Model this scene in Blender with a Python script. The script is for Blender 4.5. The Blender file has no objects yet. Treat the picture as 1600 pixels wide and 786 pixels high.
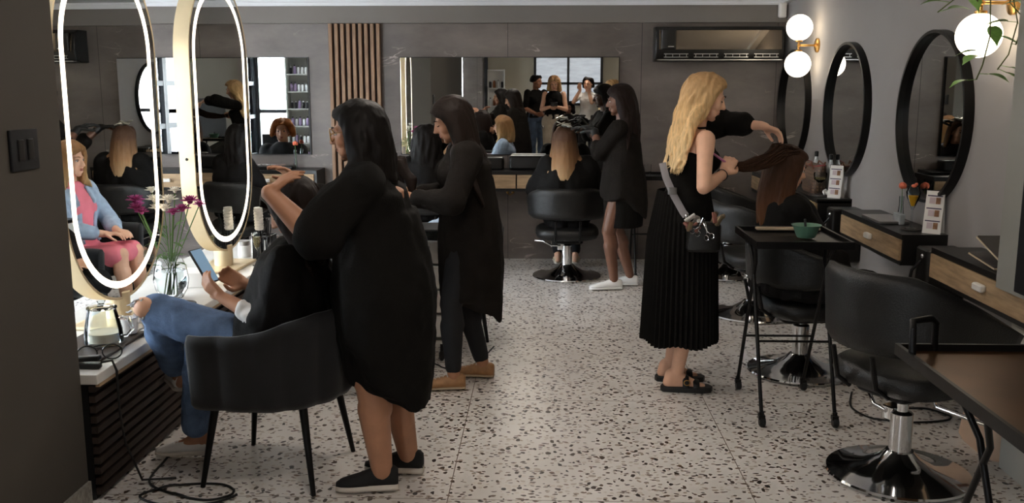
import bpy, math, random
import numpy as np
from mathutils import Vector, Matrix, noise, Quaternion
PI = math.pi
random.seed(7)
sc = bpy.context.scene
C = sc.collection

# ------------------------------------------------------------------ camera, world, light, exposure
F_PX, VX, VY, EYE = 1490., 850., 132., 1.6
pitch = math.atan((393. - VY) / F_PX)
yaw = math.atan((VX - 800.) * math.cos(pitch) / F_PX)
cam = bpy.data.cameras.new('camera')
cam.sensor_fit = 'HORIZONTAL'; cam.sensor_width = 36.
cam.lens = 36. * F_PX / 1600.
cam.clip_start = 0.02
camo = bpy.data.objects.new('camera', cam); C.objects.link(camo)
camo.location = (0, 0, EYE)
camo.rotation_euler = (PI / 2 - pitch, 0, yaw)
sc.camera = camo
sc.view_settings.view_transform = 'Standard'
sc.view_settings.look = 'None'
sc.view_settings.gamma = 1.0
sc.view_settings.use_curve_mapping = False
sc.view_settings.exposure = 2.7
sc.cycles.use_denoising = True
sc.cycles.max_bounces = 9
sc.cycles.diffuse_bounces = 4
sc.cycles.glossy_bounces = 6
sc.cycles.transmission_bounces = 8
sc.cycles.transparent_max_bounces = 8
sc.cycles.caustics_reflective = False
sc.cycles.caustics_refractive = False
sc.cycles.sample_clamp_indirect = 6.0
WORLD_STRENGTH = 6.5
CEIL_STRENGTH = 5.0
w = bpy.data.worlds.new('daylight'); sc.world = w; w.use_nodes = True
wn = w.node_tree.nodes; wl_ = w.node_tree.links
bg = wn['Background']
tc = wn.new('ShaderNodeTexCoord'); sx = wn.new('ShaderNodeSeparateXYZ'); cr = wn.new('ShaderNodeValToRGB')
wl_.new(tc.outputs['Generated'], sx.inputs[0]); wl_.new(sx.outputs['Z'], cr.inputs[0]); wl_.new(cr.outputs[0], bg.inputs[0])
cr.color_ramp.elements[0].position = 0.0; cr.color_ramp.elements[0].color = (.90, .92, .95, 1)
cr.color_ramp.elements[1].position = 0.6; cr.color_ramp.elements[1].color = (.80, .88, 1.0, 1)
bg.inputs[1].default_value = WORLD_STRENGTH


def portal(loc, rot, sx_, sy_):
    l = bpy.data.lights.new('window_portal', 'AREA'); l.shape = 'RECTANGLE'; l.size = sx_; l.size_y = sy_
    l.cycles.is_portal = True
    o = bpy.data.objects.new('window_portal', l); C.objects.link(o); o.location = loc; o.rotation_euler = rot


portal((-5.9, 2.7, 1.2), (0, -PI / 2, 0), 2.1, 10.2)
portal((-3.6, -2.42, 1.2), (PI / 2, 0, 0), 4.7, 2.1)
sun = bpy.data.lights.new('sun', 'SUN'); sun.energy = 0.0; sun.angle = .02


# ------------------------------------------------------------------ helpers
def lin(c):
    out = []
    for v in c[:3]:
        v = v / 255. if max(c) > 1.0 else v
        out.append(v / 12.92 if v <= .04045 else ((v + .055) / 1.055) ** 2.4)
    return (*out, 1)


def mat(name, col, rough=.5, metal=0., var=.12, scale=8., bump=0., bscale=60., spec=None, trans=0., emit=None, estr=0., ior=1.45, stretch=None, coat=0., sheen=0., alpha=None):
    m = bpy.data.materials.new(name); m.use_nodes = True
    n = m.node_tree.nodes; L = m.node_tree.links; b = n['Principled BSDF']
    c = lin(col)
    b.inputs['Roughness'].default_value = rough; b.inputs['Metallic'].default_value = metal
    b.inputs['IOR'].default_value = ior
    if spec is not None: b.inputs['Specular IOR Level'].default_value = spec
    b.inputs['Transmission Weight'].default_value = trans
    b.inputs['Coat Weight'].default_value = coat
    if sheen: b.inputs['Sheen Weight'].default_value = sheen
    if emit: b.inputs['Emission Color'].default_value = lin(emit); b.inputs['Emission Strength'].default_value = estr
    b.inputs['Base Color'].default_value = c
    if var or bump:
        t = n.new('ShaderNodeTexCoord'); mp = n.new('ShaderNodeMapping'); L.new(t.outputs['Object'], mp.inputs[0])
        if stretch: mp.inputs['Scale'].default_value = stretch
    if var:
        nz = n.new('ShaderNodeTexNoise'); nz.inputs['Scale'].default_value = scale; nz.inputs['Detail'].default_value = 4
        L.new(mp.outputs[0], nz.inputs['Vector'])
        r = n.new('ShaderNodeValToRGB'); L.new(nz.outputs['Fac'], r.inputs[0])
        r.color_ramp.elements[0].position = .3; r.color_ramp.elements[1].position = .7
        r.color_ramp.elements[0].color = (*[v * (1 - var) for v in c[:3]], 1)
        r.color_ramp.elements[1].color = (*[min(1, v * (1 + var)) for v in c[:3]], 1)
        L.new(r.outputs[0], b.inputs['Base Color'])
    if bump:
        n2 = n.new('ShaderNodeTexNoise'); n2.inputs['Scale'].default_value = bscale; n2.inputs['Detail'].default_value = 3
        L.new(mp.outputs[0], n2.inputs['Vector'])
        bp = n.new('ShaderNodeBump'); bp.inputs['Strength'].default_value = bump; bp.inputs['Distance'].default_value = .01
        L.new(n2.outputs['Fac'], bp.inputs['Height']); L.new(bp.outputs[0], b.inputs['Normal'])
    return m


class MB:
    def __init__(s): s.v = []; s.f = []

    def add(s, v, f):
        o = len(s.v); s.v += [tuple(x) for x in v]; s.f += [[i + o for i in q] for q in f]; return s

    def box(s, c, d, M=None):
        x, y, z = d[0] / 2, d[1] / 2, d[2] / 2
        v = [Vector((a * x, b * y, e * z)) for e in (-1, 1) for b in (-1, 1) for a in (-1, 1)]
        if M is not None: v = [M @ p for p in v]
        v = [p + Vector(c) for p in v]
        return s.add(v, [[0, 2, 3, 1], [4, 5, 7, 6], [0, 1, 5, 4], [2, 6, 7, 3], [0, 4, 6, 2], [1, 3, 7, 5]])

    def rbox(s, c, d, r=.01, M=None, k=3):
        # box with rounded vertical corners and chamfered top/bottom
        x, y, z = d[0] / 2, d[1] / 2, d[2] / 2
        r = min(r, x * .99, y * .99); e = min(r * .5, z * .5)
        rings = []
        for zz, ins in ((-z, e), (-z + e, 0), (z - e, 0), (z, e)):
            ring = []
            for qx, qy, a0 in ((1, 1, 0), (-1, 1, PI / 2), (-1, -1, PI), (1, -1, 1.5 * PI)):
                for i in range(k + 1):
                    a = a0 + i / k * PI / 2
                    p = Vector((qx * (x - r) + (r - ins) * math.cos(a), qy * (y - r) + (r - ins) * math.sin(a), zz))
                    ring.append((M @ p if M is not None else p) + Vector(c))
            rings.append(ring)
        return s.loft(rings)

    def loft(s, rings, cap=True, closed=True):
        n = len(rings[0]); v = [p for r in rings for p in r]; f = []
        for i in range(len(rings) - 1):
            for j in range(n if closed else n - 1):
                k = (j + 1) % n
                f.append([i * n + j, i * n + k, (i + 1) * n + k, (i + 1) * n + j])
        if cap:
            f.append(list(range(n))[::-1]); f.append([(len(rings) - 1) * n + j for j in range(n)])
        return s.add(v, f)

    def tube(s, path, r, n=8, cap=True, flat=1.0, up=None):
        path = [Vector(p) for p in path]; m = len(path)
        rs = r if isinstance(r, (list, tuple)) else [r] * m
        rings = []; a = None
        for i, p in enumerate(path):
            t = (path[min(i + 1, m - 1)] - path[max(i - 1, 0)])
            if t.length < 1e-9: t = Vector((0, 0, 1))
            t.normalize()
            if a is None:
                a = Vector(up) if up is not None else (Vector((0, 0, 1)) if abs(t.z) < .9 else Vector((1, 0, 0)))
            a = (a - t * a.dot(t))
            if a.length < 1e-6: a = t.orthogonal()
            a.normalize(); b = t.cross(a)
            rings.append([p + (a * math.cos(2 * PI * j / n) * flat + b * math.sin(2 * PI * j / n)) * rs[i] for j in range(n)])
        return s.loft(rings, cap)

    def cap(s, p, q, r1, r2, n=14, k=4):
        p = Vector(p); q = Vector(q); t = q - p; L = t.length
        t = t.normalized() if L > 1e-6 else Vector((0, 0, 1))
        a = t.orthogonal().normalized(); b = t.cross(a); rings = []
        for i in range(k + 1):
            u = -PI / 2 + i / k * PI / 2 + (.02 if i == 0 else 0)
            rings.append((p + t * r1 * math.sin(u), r1 * math.cos(u)))
        for i in range(k + 1):
            u = i / k * PI / 2 - (.02 if i == k else 0)
            rings.append((q + t * r2 * math.sin(u), r2 * math.cos(u)))
        return s.loft([[c + (a * math.cos(2 * PI * j / n) + b * math.sin(2 * PI * j / n)) * r for j in range(n)] for c, r in rings])

    def ell(s, c, r, M=None, n=18, m=12):
        rings = []
        for i in range(m + 1):
            u = -PI / 2 + i / m * PI; u = max(-PI / 2 + .02, min(PI / 2 - .02, u))
            ring = []
            for j in range(n):
                a = 2 * PI * j / n
                p = Vector((r[0] * math.cos(u) * math.cos(a), r[1] * math.cos(u) * math.sin(a), r[2] * math.sin(u)))
                ring.append((M @ p if M is not None else p) + Vector(c))
            rings.append(ring)
        return s.loft(rings)

    def lathe(s, c, prof, n=32, M=None, cap=True):
        rings = []
        for r, z in prof:
            ring = []
            for j in range(n):
                p = Vector((max(r, 1e-4) * math.cos(2 * PI * j / n), max(r, 1e-4) * math.sin(2 * PI * j / n), z))
                ring.append((M @ p if M is not None else p) + Vector(c))
            rings.append(ring)
        return s.loft(rings, cap)

    def prism(s, pts, off):
        # pts: closed outline of 3D points, extruded by vector off
        n = len(pts); off = Vector(off); v = [Vector(p) for p in pts] + [Vector(p) + off for p in pts]
        f = [list(range(n))[::-1], [n + i for i in range(n)]]
        for i in range(n):
            k = (i + 1) % n; f.append([i, k, n + k, n + i])
        return s.add(v, f)

    def ring_prism(s, outer, inner, off):
        n = len(outer); off = Vector(off)
        v = [Vector(p) for p in outer] + [Vector(p) for p in inner] + [Vector(p) + off for p in outer] + [Vector(p) + off for p in inner]
        f = []
        for i in range(n):
            k = (i + 1) % n
            f += [[i, n + i, n + k, k], [2 * n + i, 2 * n + k, 3 * n + k, 3 * n + i], [i, k, 2 * n + k, 2 * n + i], [n + i, 3 * n + i, 3 * n + k, n + k]]
        return s.add(v, f)

    def mesh(s, name, off=(0, 0, 0)):
        me = bpy.data.meshes.new(name)
        o = Vector(off)
        me.from_pydata([tuple(Vector(p) - o) for p in s.v], [], s.f); me.update()
        return me

    def build(s, name, m, parent=None, smooth=True, bevel=0, solid=0, sub=0, label=None):
        off = wloc(parent)
        me = s.mesh(name, off)
        import bmesh
        b = bmesh.new(); b.from_mesh(me); bmesh.ops.recalc_face_normals(b, faces=b.faces); b.to_mesh(me); b.free()
        return link(name, me, m, parent, smooth, bevel, solid, sub, label)


def link(name, me, m, parent=None, smooth=True, bevel=0, solid=0, sub=0, label=None):
    me.materials.clear()
    for x in (m if isinstance(m, (list, tuple)) else [m]): me.materials.append(x)
    o = bpy.data.objects.new(name, me); C.objects.link(o)
    if parent: o.parent = parent
    if smooth:
        me.polygons.foreach_set('use_smooth', [True] * len(me.polygons))
        if smooth is True:
            try: me.set_sharp_from_angle(angle=math.radians(38))
            except Exception: pass
    if solid:
        md = o.modifiers.new('s', 'SOLIDIFY'); md.thickness = solid; md.offset = 0
    if bevel:
        md = o.modifiers.new('b', 'BEVEL'); md.width = bevel; md.segments = 2; md.limit_method = 'ANGLE'
    if sub:
        md = o.modifiers.new('u', 'SUBSURF'); md.levels = sub; md.render_levels = sub
    if label: o['label'] = label
    return o


def wloc(o):
    v = Vector((0, 0, 0))
    while o is not None: v += o.location; o = o.parent
    return v


def tag(o, label=None, cat=None, group=None, kind=None):
    if label: o['label'] = label
    if cat: o['category'] = cat
    if group: o['group'] = group
    if kind: o['kind'] = kind
    return o


def thing(name, label, cat, loc=(0, 0, 0), group=None):
    o = bpy.data.objects.new(name, None); C.objects.link(o); o.location = loc; o.empty_display_size = .05
    return tag(o, label, cat, group)


def struct(mb, name, m, **k):
    return tag(mb.build(name, m, **k), kind='structure')


def copy_tree(o, parent=None):
    c = o.copy(); C.objects.link(c); c.parent = parent
    for ch in [x for x in bpy.data.objects if x.parent == o]: copy_tree(ch, c)
    return c


def place(o, loc, rz=0., sc_=None):
    o.location = loc; o.rotation_euler = (0, 0, rz)
    if sc_: o.scale = sc_
    return o


def voxel(mb, name, m, parent, vox=.008, smooth_it=4, disp=None, label=None):
    """one continuous surface out of overlapping closed shapes"""
    off = wloc(parent)
    me = mb.mesh('tmp', off)
    o = bpy.data.objects.new('tmp', me); C.objects.link(o)
    md = o.modifiers.new('r', 'REMESH'); md.mode = 'VOXEL'; md.voxel_size = vox
    sm = o.modifiers.new('s', 'SMOOTH'); sm.factor = .5; sm.iterations = smooth_it
    dg = bpy.context.evaluated_depsgraph_get(); dg.update()
    out = bpy.data.meshes.new_from_object(o.evaluated_get(dg))
    bpy.data.objects.remove(o); bpy.data.meshes.remove(me)
    out.name = name
    if disp:
        n = len(out.vertices)
        co = np.empty(3 * n, dtype=np.float32); out.vertices.foreach_get('co', co); co = co.reshape(-1, 3)
        no = np.empty(3 * n, dtype=np.float32); out.vertex_normals.foreach_get('vector', no); no = no.reshape(-1, 3)
        d = np.array([disp(Vector(p) + off) for p in co], dtype=np.float32)
        co += no * d[:, None]
        out.vertices.foreach_set('co', co.ravel()); out.update()
    return link(name, out, m, parent, smooth='all', label=label)


def folds(a=.006, sx_=9., sz=2.5, a2=.0, s2=30., seed=0.):
    def f(p):
        v = a * noise.noise(Vector((p.x * sx_ + seed, p.y * sx_, p.z * sz)))
        v += a * .5 * noise.noise(Vector((p.x * sx_ * 2.2, p.y * sx_ * 2.2 + seed, p.z * sz * 1.6)))
        if a2: v += a2 * noise.noise(p * s2)
        return v
    return f


# ------------------------------------------------------------------ materials
M = {}
M['black'] = mat('black_lacquer', (24, 23, 22), .35, var=.1)
M['blackmetal'] = mat('black_metal', (26, 25, 25), .38, .6, var=.1)
M['leather'] = mat('black_leather', (20, 19, 18), .42, var=.15, scale=20, bump=.25, bscale=180)
M['velvet'] = mat('charcoal_velvet', (20, 20, 22), .85, var=.2, scale=10, bump=.1, bscale=200, sheen=.15)
M['chrome'] = mat('chrome', (215, 215, 215), .07, 1., var=0)
M['steel'] = mat('brushed_steel', (170, 170, 170), .28, 1., var=.05)
M['brass'] = mat('brass', (196, 152, 88), .28, 1., var=.08)
M['gold'] = mat('satin_gold', (222, 202, 164), .42, .45, var=.05)
M['mirror'] = mat('mirror_glass', (226, 228, 226), .008, 1., var=0)
M['led'] = mat('led_ring', (255, 250, 240), .5, var=0, emit=(255, 238, 212), estr=.7)
M['globe'] = mat('opal_globe', (255, 250, 240), .4, var=0, emit=(255, 240, 214), estr=.9)
M['glass'] = mat('clear_glass', (250, 252, 252), .02, var=0, trans=1., ior=1.3)
def thin_glass(name='window_pane', ior=1.45):
    m = bpy.data.materials.new(name); m.use_nodes = True; n = m.node_tree.nodes; L = m.node_tree.links
    for x in list(n):
        if x.type == 'BSDF_PRINCIPLED': n.remove(x)
    tr = n.new('ShaderNodeBsdfTransparent'); tr.inputs[0].default_value = (.93, .96, .97, 1)
    gl = n.new('ShaderNodeBsdfGlossy'); gl.inputs['Roughness'].default_value = .01
    fr_ = n.new('ShaderNodeFresnel'); fr_.inputs[0].default_value = ior; mx = n.new('ShaderNodeMixShader')
    L.new(fr_.outputs[0], mx.inputs[0]); L.new(tr.outputs[0], mx.inputs[1]); L.new(gl.outputs[0], mx.inputs[2]); L.new(mx.outputs[0], n['Material Output'].inputs[0])
    return m


M['thin'] = thin_glass('thin_clear_glass', 1.22)
M['water'] = mat('water', (235, 243, 243), .0, var=0, trans=1., ior=1.33)
M['oak'] = mat('oak_drawer_front', (176, 148, 114), .5, var=.28, scale=5, stretch=(10, 1.2, 10), bump=.1, bscale=40)
M['oakback'] = mat('oak_drawer_front_cross', (176, 148, 114), .5, var=.28, scale=5, stretch=(1.2, 10, 10), bump=.1, bscale=40)
M['slat'] = mat('walnut_slat', (150, 118, 92), .55, var=.25, scale=5, stretch=(12, 12, 1), bump=.1)
M['darkslat'] = mat('dark_timber_slat', (46, 34, 27), .6, var=.25, scale=5, stretch=(10, 1, 10))
M['white'] = mat('white_ceramic', (235, 232, 226), .35, var=.03)
M['marble'] = mat('white_marble', (222, 220, 214), .25, var=.08, scale=3)
M['paper'] = mat('white_card', (232, 228, 222), .6, var=.03)
M['skirt'] = mat('skirting_terrazzo', (150, 146, 138), .5, var=.35, scale=50)
M['cable'] = mat('black_cable', (18, 18, 18), .5, var=.05)
M['cloth'] = mat('black_cotton', (17, 15, 13), .92, var=.2, scale=14, bump=.25, bscale=160, spec=.2)
M['cloth2'] = mat('washed_black_cotton', (27, 23, 20), .92, var=.2, scale=14, bump=.25, bscale=160, spec=.2)
M['cape'] = mat('black_cape_nylon', (19, 17, 16), .72, var=.15, scale=9, bump=.2, bscale=60, spec=.15)
M['legging'] = mat('black_leggings', (22, 22, 25), .8, var=.1)
M['denim'] = mat('blue_denim', (92, 116, 150), .85, var=.35, scale=14, bump=.3, bscale=220)
M['ltdenim'] = mat('light_denim', (160, 178, 198), .85, var=.2, scale=18, bump=.3, bscale=220)
M['pink'] = mat('pink_jersey', (236, 128, 142), .8, var=.08, scale=10)
M['khaki'] = mat('khaki_trousers', (182, 168, 150), .85, var=.1, scale=12)
M['whitecloth'] = mat('white_cotton', (222, 220, 216), .85, var=.05)
M['skinA'] = mat('warm_tan_skin', (178, 128, 98), .5, var=.08, scale=14)
M['skinB'] = mat('light_skin', (228, 178, 148), .48, var=.08, scale=14)
M['skinC'] = mat('deep_brown_skin', (108, 74, 57), .45, var=.08, scale=14)
M['skinD'] = mat('brown_skin', (150, 100, 74), .48, var=.08, scale=14)
M['lip'] = mat('lip', (168, 92, 84), .45, var=0)
M['eye'] = mat('eye', (40, 28, 22), .2, var=0)
M['eyewhite'] = mat('eye_white', (225, 220, 215), .25, var=0)
def hairmat(name, cols, zs, rough=.58):
    m = bpy.data.materials.new(name); m.use_nodes = True; n = m.node_tree.nodes; L = m.node_tree.links; b = n['Principled BSDF']
    b.inputs['Roughness'].default_value = rough; b.inputs['Specular IOR Level'].default_value = .14
    t = n.new('ShaderNodeTexCoord'); mp = n.new('ShaderNodeMapping'); mp.inputs['Scale'].default_value = (60, 60, 4)
    L.new(t.outputs['Object'], mp.inputs[0]); nz = n.new('ShaderNodeTexNoise'); nz.inputs['Scale'].default_value = 1.5; nz.inputs['Detail'].default_value = 3
    L.new(mp.outputs[0], nz.inputs['Vector'])
    s = n.new('ShaderNodeSeparateXYZ'); L.new(t.outputs['Object'], s.inputs[0])
    r = n.new('ShaderNodeMapRange'); r.inputs['From Min'].default_value = zs[0]; r.inputs['From Max'].default_value = zs[1]; L.new(s.outputs['Z'], r.inputs['Value'])
    ad = n.new('ShaderNodeMath'); ad.operation = 'MULTIPLY_ADD'; ad.inputs[1].default_value = .45; L.new(nz.outputs['Fac'], ad.inputs[0])
    sb = n.new('ShaderNodeMath'); sb.operation = 'SUBTRACT'; sb.inputs[1].default_value = .22; L.new(r.outputs[0], sb.inputs[0]); L.new(sb.outputs[0], ad.inputs[2])
    cr_ = n.new('ShaderNodeValToRGB'); L.new(ad.outputs[0], cr_.inputs[0])
    e = cr_.color_ramp.elements
    while len(e) < len(cols): e.new(.5)
    for i, c in enumerate(cols): e[i].position = i / (len(cols) - 1); e[i].color = lin(c)
    mx = n.new('ShaderNodeMix'); mx.data_type = 'RGBA'; mx.blend_type = 'MULTIPLY'; mx.inputs[0].default_value = .75
    r2 = n.new('ShaderNodeValToRGB'); r2.color_ramp.elements[0].position = .3; r2.color_ramp.elements[1].position = .7
    r2.color_ramp.elements[0].color = (.45, .42, .4, 1); r2.color_ramp.elements[1].color = (1.1, 1.1, 1.1, 1); L.new(nz.outputs['Fac'], r2.inputs[0])
    L.new(cr_.outputs[0], mx.inputs[6]); L.new(r2.outputs[0], mx.inputs[7]); L.new(mx.outputs[2], b.inputs['Base Color'])
    bp = n.new('ShaderNodeBump'); bp.inputs['Strength'].default_value = .4; bp.inputs['Distance'].default_value = .004
    L.new(nz.outputs['Fac'], bp.inputs['Height']); L.new(bp.outputs[0], b.inputs['Normal'])
    return m
M['hair_black'] = hairmat('black_hair', [(17, 14, 13), (22, 18, 16)], (0, 2))
M['hair_brown'] = hairmat('dark_brown_hair', [(38, 26, 20), (26, 19, 16)], (0, 2))
M['hair_red'] = hairmat('auburn_black_hair', [(44, 29, 25), (30, 21, 18)], (0, 2))
M['hair_p7'] = hairmat('brown_hair_with_copper_ends', [(120, 78, 46), (78, 50, 34), (48, 32, 24)], (.8, 1.35))
M['hair_blonde'] = hairmat('wavy_blonde_hair', [(250, 218, 166), (238, 198, 142), (146, 106, 72)], (1.2, 1.75))
M['hair_ombre'] = hairmat('ombre_hair', [(214, 180, 136), (168, 128, 92), (92, 66, 50), (54, 40, 32)], (.80, 1.34))
M['hair_ginger'] = hairmat('ginger_hair', [(196, 126, 70), (186, 116, 62)], (0, 2))
M['hair_pink'] = hairmat('ash_blonde_hair', [(206, 172, 122), (168, 128, 86), (120, 84, 58)], (.9, 1.3))
# ------------------------------------------------------------------ setting
XL, XR, YF, YB, ZC = -6.0, 2.13, -2.5, 8.75, 2.34


def terrazzo():
    m = bpy.data.materials.new('terrazzo'); m.use_nodes = True; n = m.node_tree.nodes; L = m.node_tree.links; b = n['Principled BSDF']
    b.inputs['Roughness'].default_value = .36
    t = n.new('ShaderNodeTexCoord')
    wp = n.new('ShaderNodeTexNoise'); wp.inputs['Scale'].default_value = 22; wp.inputs['Detail'].default_value = 2
    L.new(t.outputs['Object'], wp.inputs['Vector'])
    va = n.new('ShaderNodeVectorMath'); va.operation = 'MULTIPLY_ADD'; va.inputs[1].default_value = (.03, .03, 0)
    L.new(wp.outputs['Color'], va.inputs[0]); L.new(t.outputs['Object'], va.inputs[2])
    nz = n.new('ShaderNodeTexNoise'); nz.inputs['Scale'].default_value = 2.2; nz.inputs['Detail'].default_value = 6; L.new(t.outputs['Object'], nz.inputs['Vector'])
    base = n.new('ShaderNodeValToRGB'); base.color_ramp.elements[0].position = .3; base.color_ramp.elements[1].position = .7
    base.color_ramp.elements[0].color = lin((216, 210, 203)); base.color_ramp.elements[1].color = lin((232, 227, 221)); L.new(nz.outputs['Fac'], base.inputs[0])
    cur = base.outputs[0]
    def chips(scale, thr, frac, colA, colB, seed, asp):
        nonlocal cur
        mp = n.new('ShaderNodeMapping'); mp.inputs['Location'].default_value = (seed, seed * .7, 0); mp.inputs['Scale'].default_value = asp; mp.inputs['Rotation'].default_value = (0, 0, seed)
        L.new(va.outputs[0], mp.inputs[0])
        v = n.new('ShaderNodeTexVoronoi'); v.voronoi_dimensions = '2D'; v.inputs['Scale'].default_value = scale; L.new(mp.outputs[0], v.inputs['Vector'])
        s = n.new('ShaderNodeSeparateColor'); L.new(v.outputs['Color'], s.inputs[0])
        # chip size varies per cell
        mu = n.new('ShaderNodeMath'); mu.operation = 'MULTIPLY_ADD'; mu.inputs[1].default_value = thr * .8; mu.inputs[2].default_value = thr * .45; L.new(s.outputs[1], mu.inputs[0])
        lt = n.new('ShaderNodeMath'); lt.operation = 'LESS_THAN'; L.new(v.outputs['Distance'], lt.inputs[0]); L.new(mu.outputs[0], lt.inputs[1])
        l2 = n.new('ShaderNodeMath'); l2.operation = 'LESS_THAN'; L.new(s.outputs[0], l2.inputs[0]); l2.inputs[1].default_value = frac
        m2 = n.new('ShaderNodeMath'); m2.operation = 'MULTIPLY'; L.new(lt.outputs[0], m2.inputs[0]); L.new(l2.outputs[0], m2.inputs[1])
        cm = n.new('ShaderNodeMix'); cm.data_type = 'RGBA'; cm.inputs[6].default_value = lin(colA); cm.inputs[7].default_value = lin(colB); L.new(s.outputs[2], cm.inputs[0])
        mx = n.new('ShaderNodeMix'); mx.data_type = 'RGBA'; L.new(m2.outputs[0], mx.inputs[0]); L.new(cur, mx.inputs[6]); L.new(cm.outputs[2], mx.inputs[7])
        cur = mx.outputs[2]
    chips(34, .34, .45, (222, 214, 204), (168, 150, 134), 3.1, (1, 1.2, 1))
    chips(30, .30, .24, (52, 42, 36), (96, 76, 62), 1.3, (1, 1.9, 1))
    chips(20, .27, .30, (40, 34, 30), (84, 66, 54), 5.7, (1.6, 1, 1))
    chips(26, .26, .18, (58, 46, 40), (120, 94, 74), 8.9, (1, 1.5, 1))
    # thin slab joints
    sp = n.new('ShaderNodeSeparateXYZ'); L.new(t.outputs['Object'], sp.inputs[0])
    for ax, off in ((0, .37), (1, .1)):
        a = n.new('ShaderNodeMath'); a.operation = 'ADD'; a.inputs[1].default_value = off + 12; L.new(sp.outputs[ax], a.inputs[0])
        mo = n.new('ShaderNodeMath'); mo.operation = 'MODULO'; mo.inputs[1].default_value = 1.2; L.new(a.outputs[0], mo.inputs[0])
        l = n.new('ShaderNodeMath'); l.operation = 'LESS_THAN'; l.inputs[1].default_value = .004; L.new(mo.outputs[0], l.inputs[0])
        mx = n.new('ShaderNodeMix'); mx.data_type = 'RGBA'; L.new(l.outputs[0], mx.inputs[0]); L.new(cur, mx.inputs[6]); mx.inputs[7].default_value = lin((128, 112, 98))
        cur = mx.outputs[2]
    L.new(cur, b.inputs['Base Color'])
    return m


def stone():
    m = bpy.data.materials.new('dark_veined_stone'); m.use_nodes = True; n = m.node_tree.nodes; L = m.node_tree.links; b = n['Principled BSDF']
    b.inputs['Roughness'].default_value = .42
    t = n.new('ShaderNodeTexCoord')
    nz = n.new('ShaderNodeTexNoise'); nz.inputs['Scale'].default_value = 1.6; nz.inputs['Detail'].default_value = 8; nz.inputs['Roughness'].default_value = .62
    mp = n.new('ShaderNodeMapping'); mp.inputs['Scale'].default_value = (1, 1, 2.2); mp.inputs['Rotation'].default_value = (0, .35, 0)
    L.new(t.outputs['Object'], mp.inputs[0]); L.new(mp.outputs[0], nz.inputs['Vector'])
    r = n.new('ShaderNodeValToRGB'); L.new(nz.outputs['Fac'], r.inputs[0])
    r.color_ramp.elements[0].position = .28; r.color_ramp.elements[0].color = lin((86, 78, 73)); r.color_ramp.elements[1].position = .72; r.color_ramp.elements[1].color = lin((124, 114, 107))
    # veins: thin level line of a warped noise
    n2 = n.new('ShaderNodeTexNoise'); n2.inputs['Scale'].default_value = 2.3; n2.inputs['Detail'].default_value = 7; n2.inputs['Distortion'].default_value = .6; L.new(mp.outputs[0], n2.inputs['Vector'])
    s = n.new('ShaderNodeMath'); s.operation = 'SUBTRACT'; s.inputs[1].default_value = .5; L.new(n2.outputs['Fac'], s.inputs[0])
    a = n.new('ShaderNodeMath'); a.operation = 'ABSOLUTE'; L.new(s.outputs[0], a.inputs[0])
    r2 = n.new('ShaderNodeMapRange'); r2.inputs['From Min'].default_value = .0; r2.inputs['From Max'].default_value = .012; r2.inputs['To Min'].default_value = 1; r2.inputs['To Max'].default_value = 0; L.new(a.outputs[0], r2.inputs['Value'])
    n3 = n.new('ShaderNodeTexNoise'); n3.inputs['Scale'].default_value = 3.3; n3.inputs['Detail'].default_value = 3; L.new(t.outputs['Object'], n3.inputs['Vector'])
    r3 = n.new('ShaderNodeMapRange'); r3.inputs['From Min'].default_value = .56; r3.inputs['From Max'].default_value = .78; L.new(n3.outputs['Fac'], r3.inputs['Value'])
    mu = n.new('ShaderNodeMath'); mu.operation = 'MULTIPLY'; L.new(r2.outputs[0], mu.inputs[0]); L.new(r3.outputs[0], mu.inputs[1])
    mx = n.new('ShaderNodeMix'); mx.data_type = 'RGBA'; L.new(mu.outputs[0], mx.inputs[0]); L.new(r.outputs[0], mx.inputs[6]); mx.inputs[7].default_value = lin((214, 198, 188))
    sp = n.new('ShaderNodeSeparateXYZ'); L.new(t.outputs['Object'], sp.inputs[0])
    ad = n.new('ShaderNodeMath'); ad.operation = 'ADD'; ad.inputs[1].default_value = 12.33; L.new(sp.outputs[0], ad.inputs[0])
    mo = n.new('ShaderNodeMath'); mo.operation = 'MODULO'; mo.inputs[1].default_value = 1.2; L.new(ad.outputs[0], mo.inputs[0])
    l = n.new('ShaderNodeMath'); l.operation = 'LESS_THAN'; l.inputs[1].default_value = .006; L.new(mo.outputs[0], l.inputs[0])
    m3 = n.new('ShaderNodeMix'); m3.data_type = 'RGBA'; L.new(l.outputs[0], m3.inputs[0]); L.new(mx.outputs[2], m3.inputs[6]); m3.inputs[7].default_value = lin((60, 55, 52))
    L.new(m3.outputs[2], b.inputs['Base Color'])
    return m


M['terrazzo'] = terrazzo(); M['stone'] = stone()
M['wall_lilac'] = mat('lilac_grey_paint', (152, 147, 144), .8, var=.04, scale=2, bump=.05)
M['wall_dark'] = mat('charcoal_paint', (72, 67, 60), .8, var=.06, scale=2)
M['wall_beige'] = mat('beige_paint', (186, 178, 160), .8, var=.04, scale=2)
M['bulk'] = mat('warm_grey_paint', (130, 124, 118), .8, var=.03, scale=2)
M['ceil'] = mat('white_ceiling_paint', (236, 236, 238), .8, var=.02, scale=2)
M['pillar'] = mat('pale_grey_paint', (150, 148, 140), .8, var=.03, scale=2)
M['pillar2'] = mat('pale_paint_plinth', (190, 187, 178), .8, var=.03, scale=2)
M['frame'] = mat('black_window_frame', (30, 31, 34), .45, .3, var=.05)
M['pane'] = thin_glass()
M['pavement'] = mat('pavement', (190, 188, 184), .9, var=.1, scale=3)
M['render'] = mat('pale_render', (214, 210, 204), .9, var=.05, scale=1)

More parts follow.
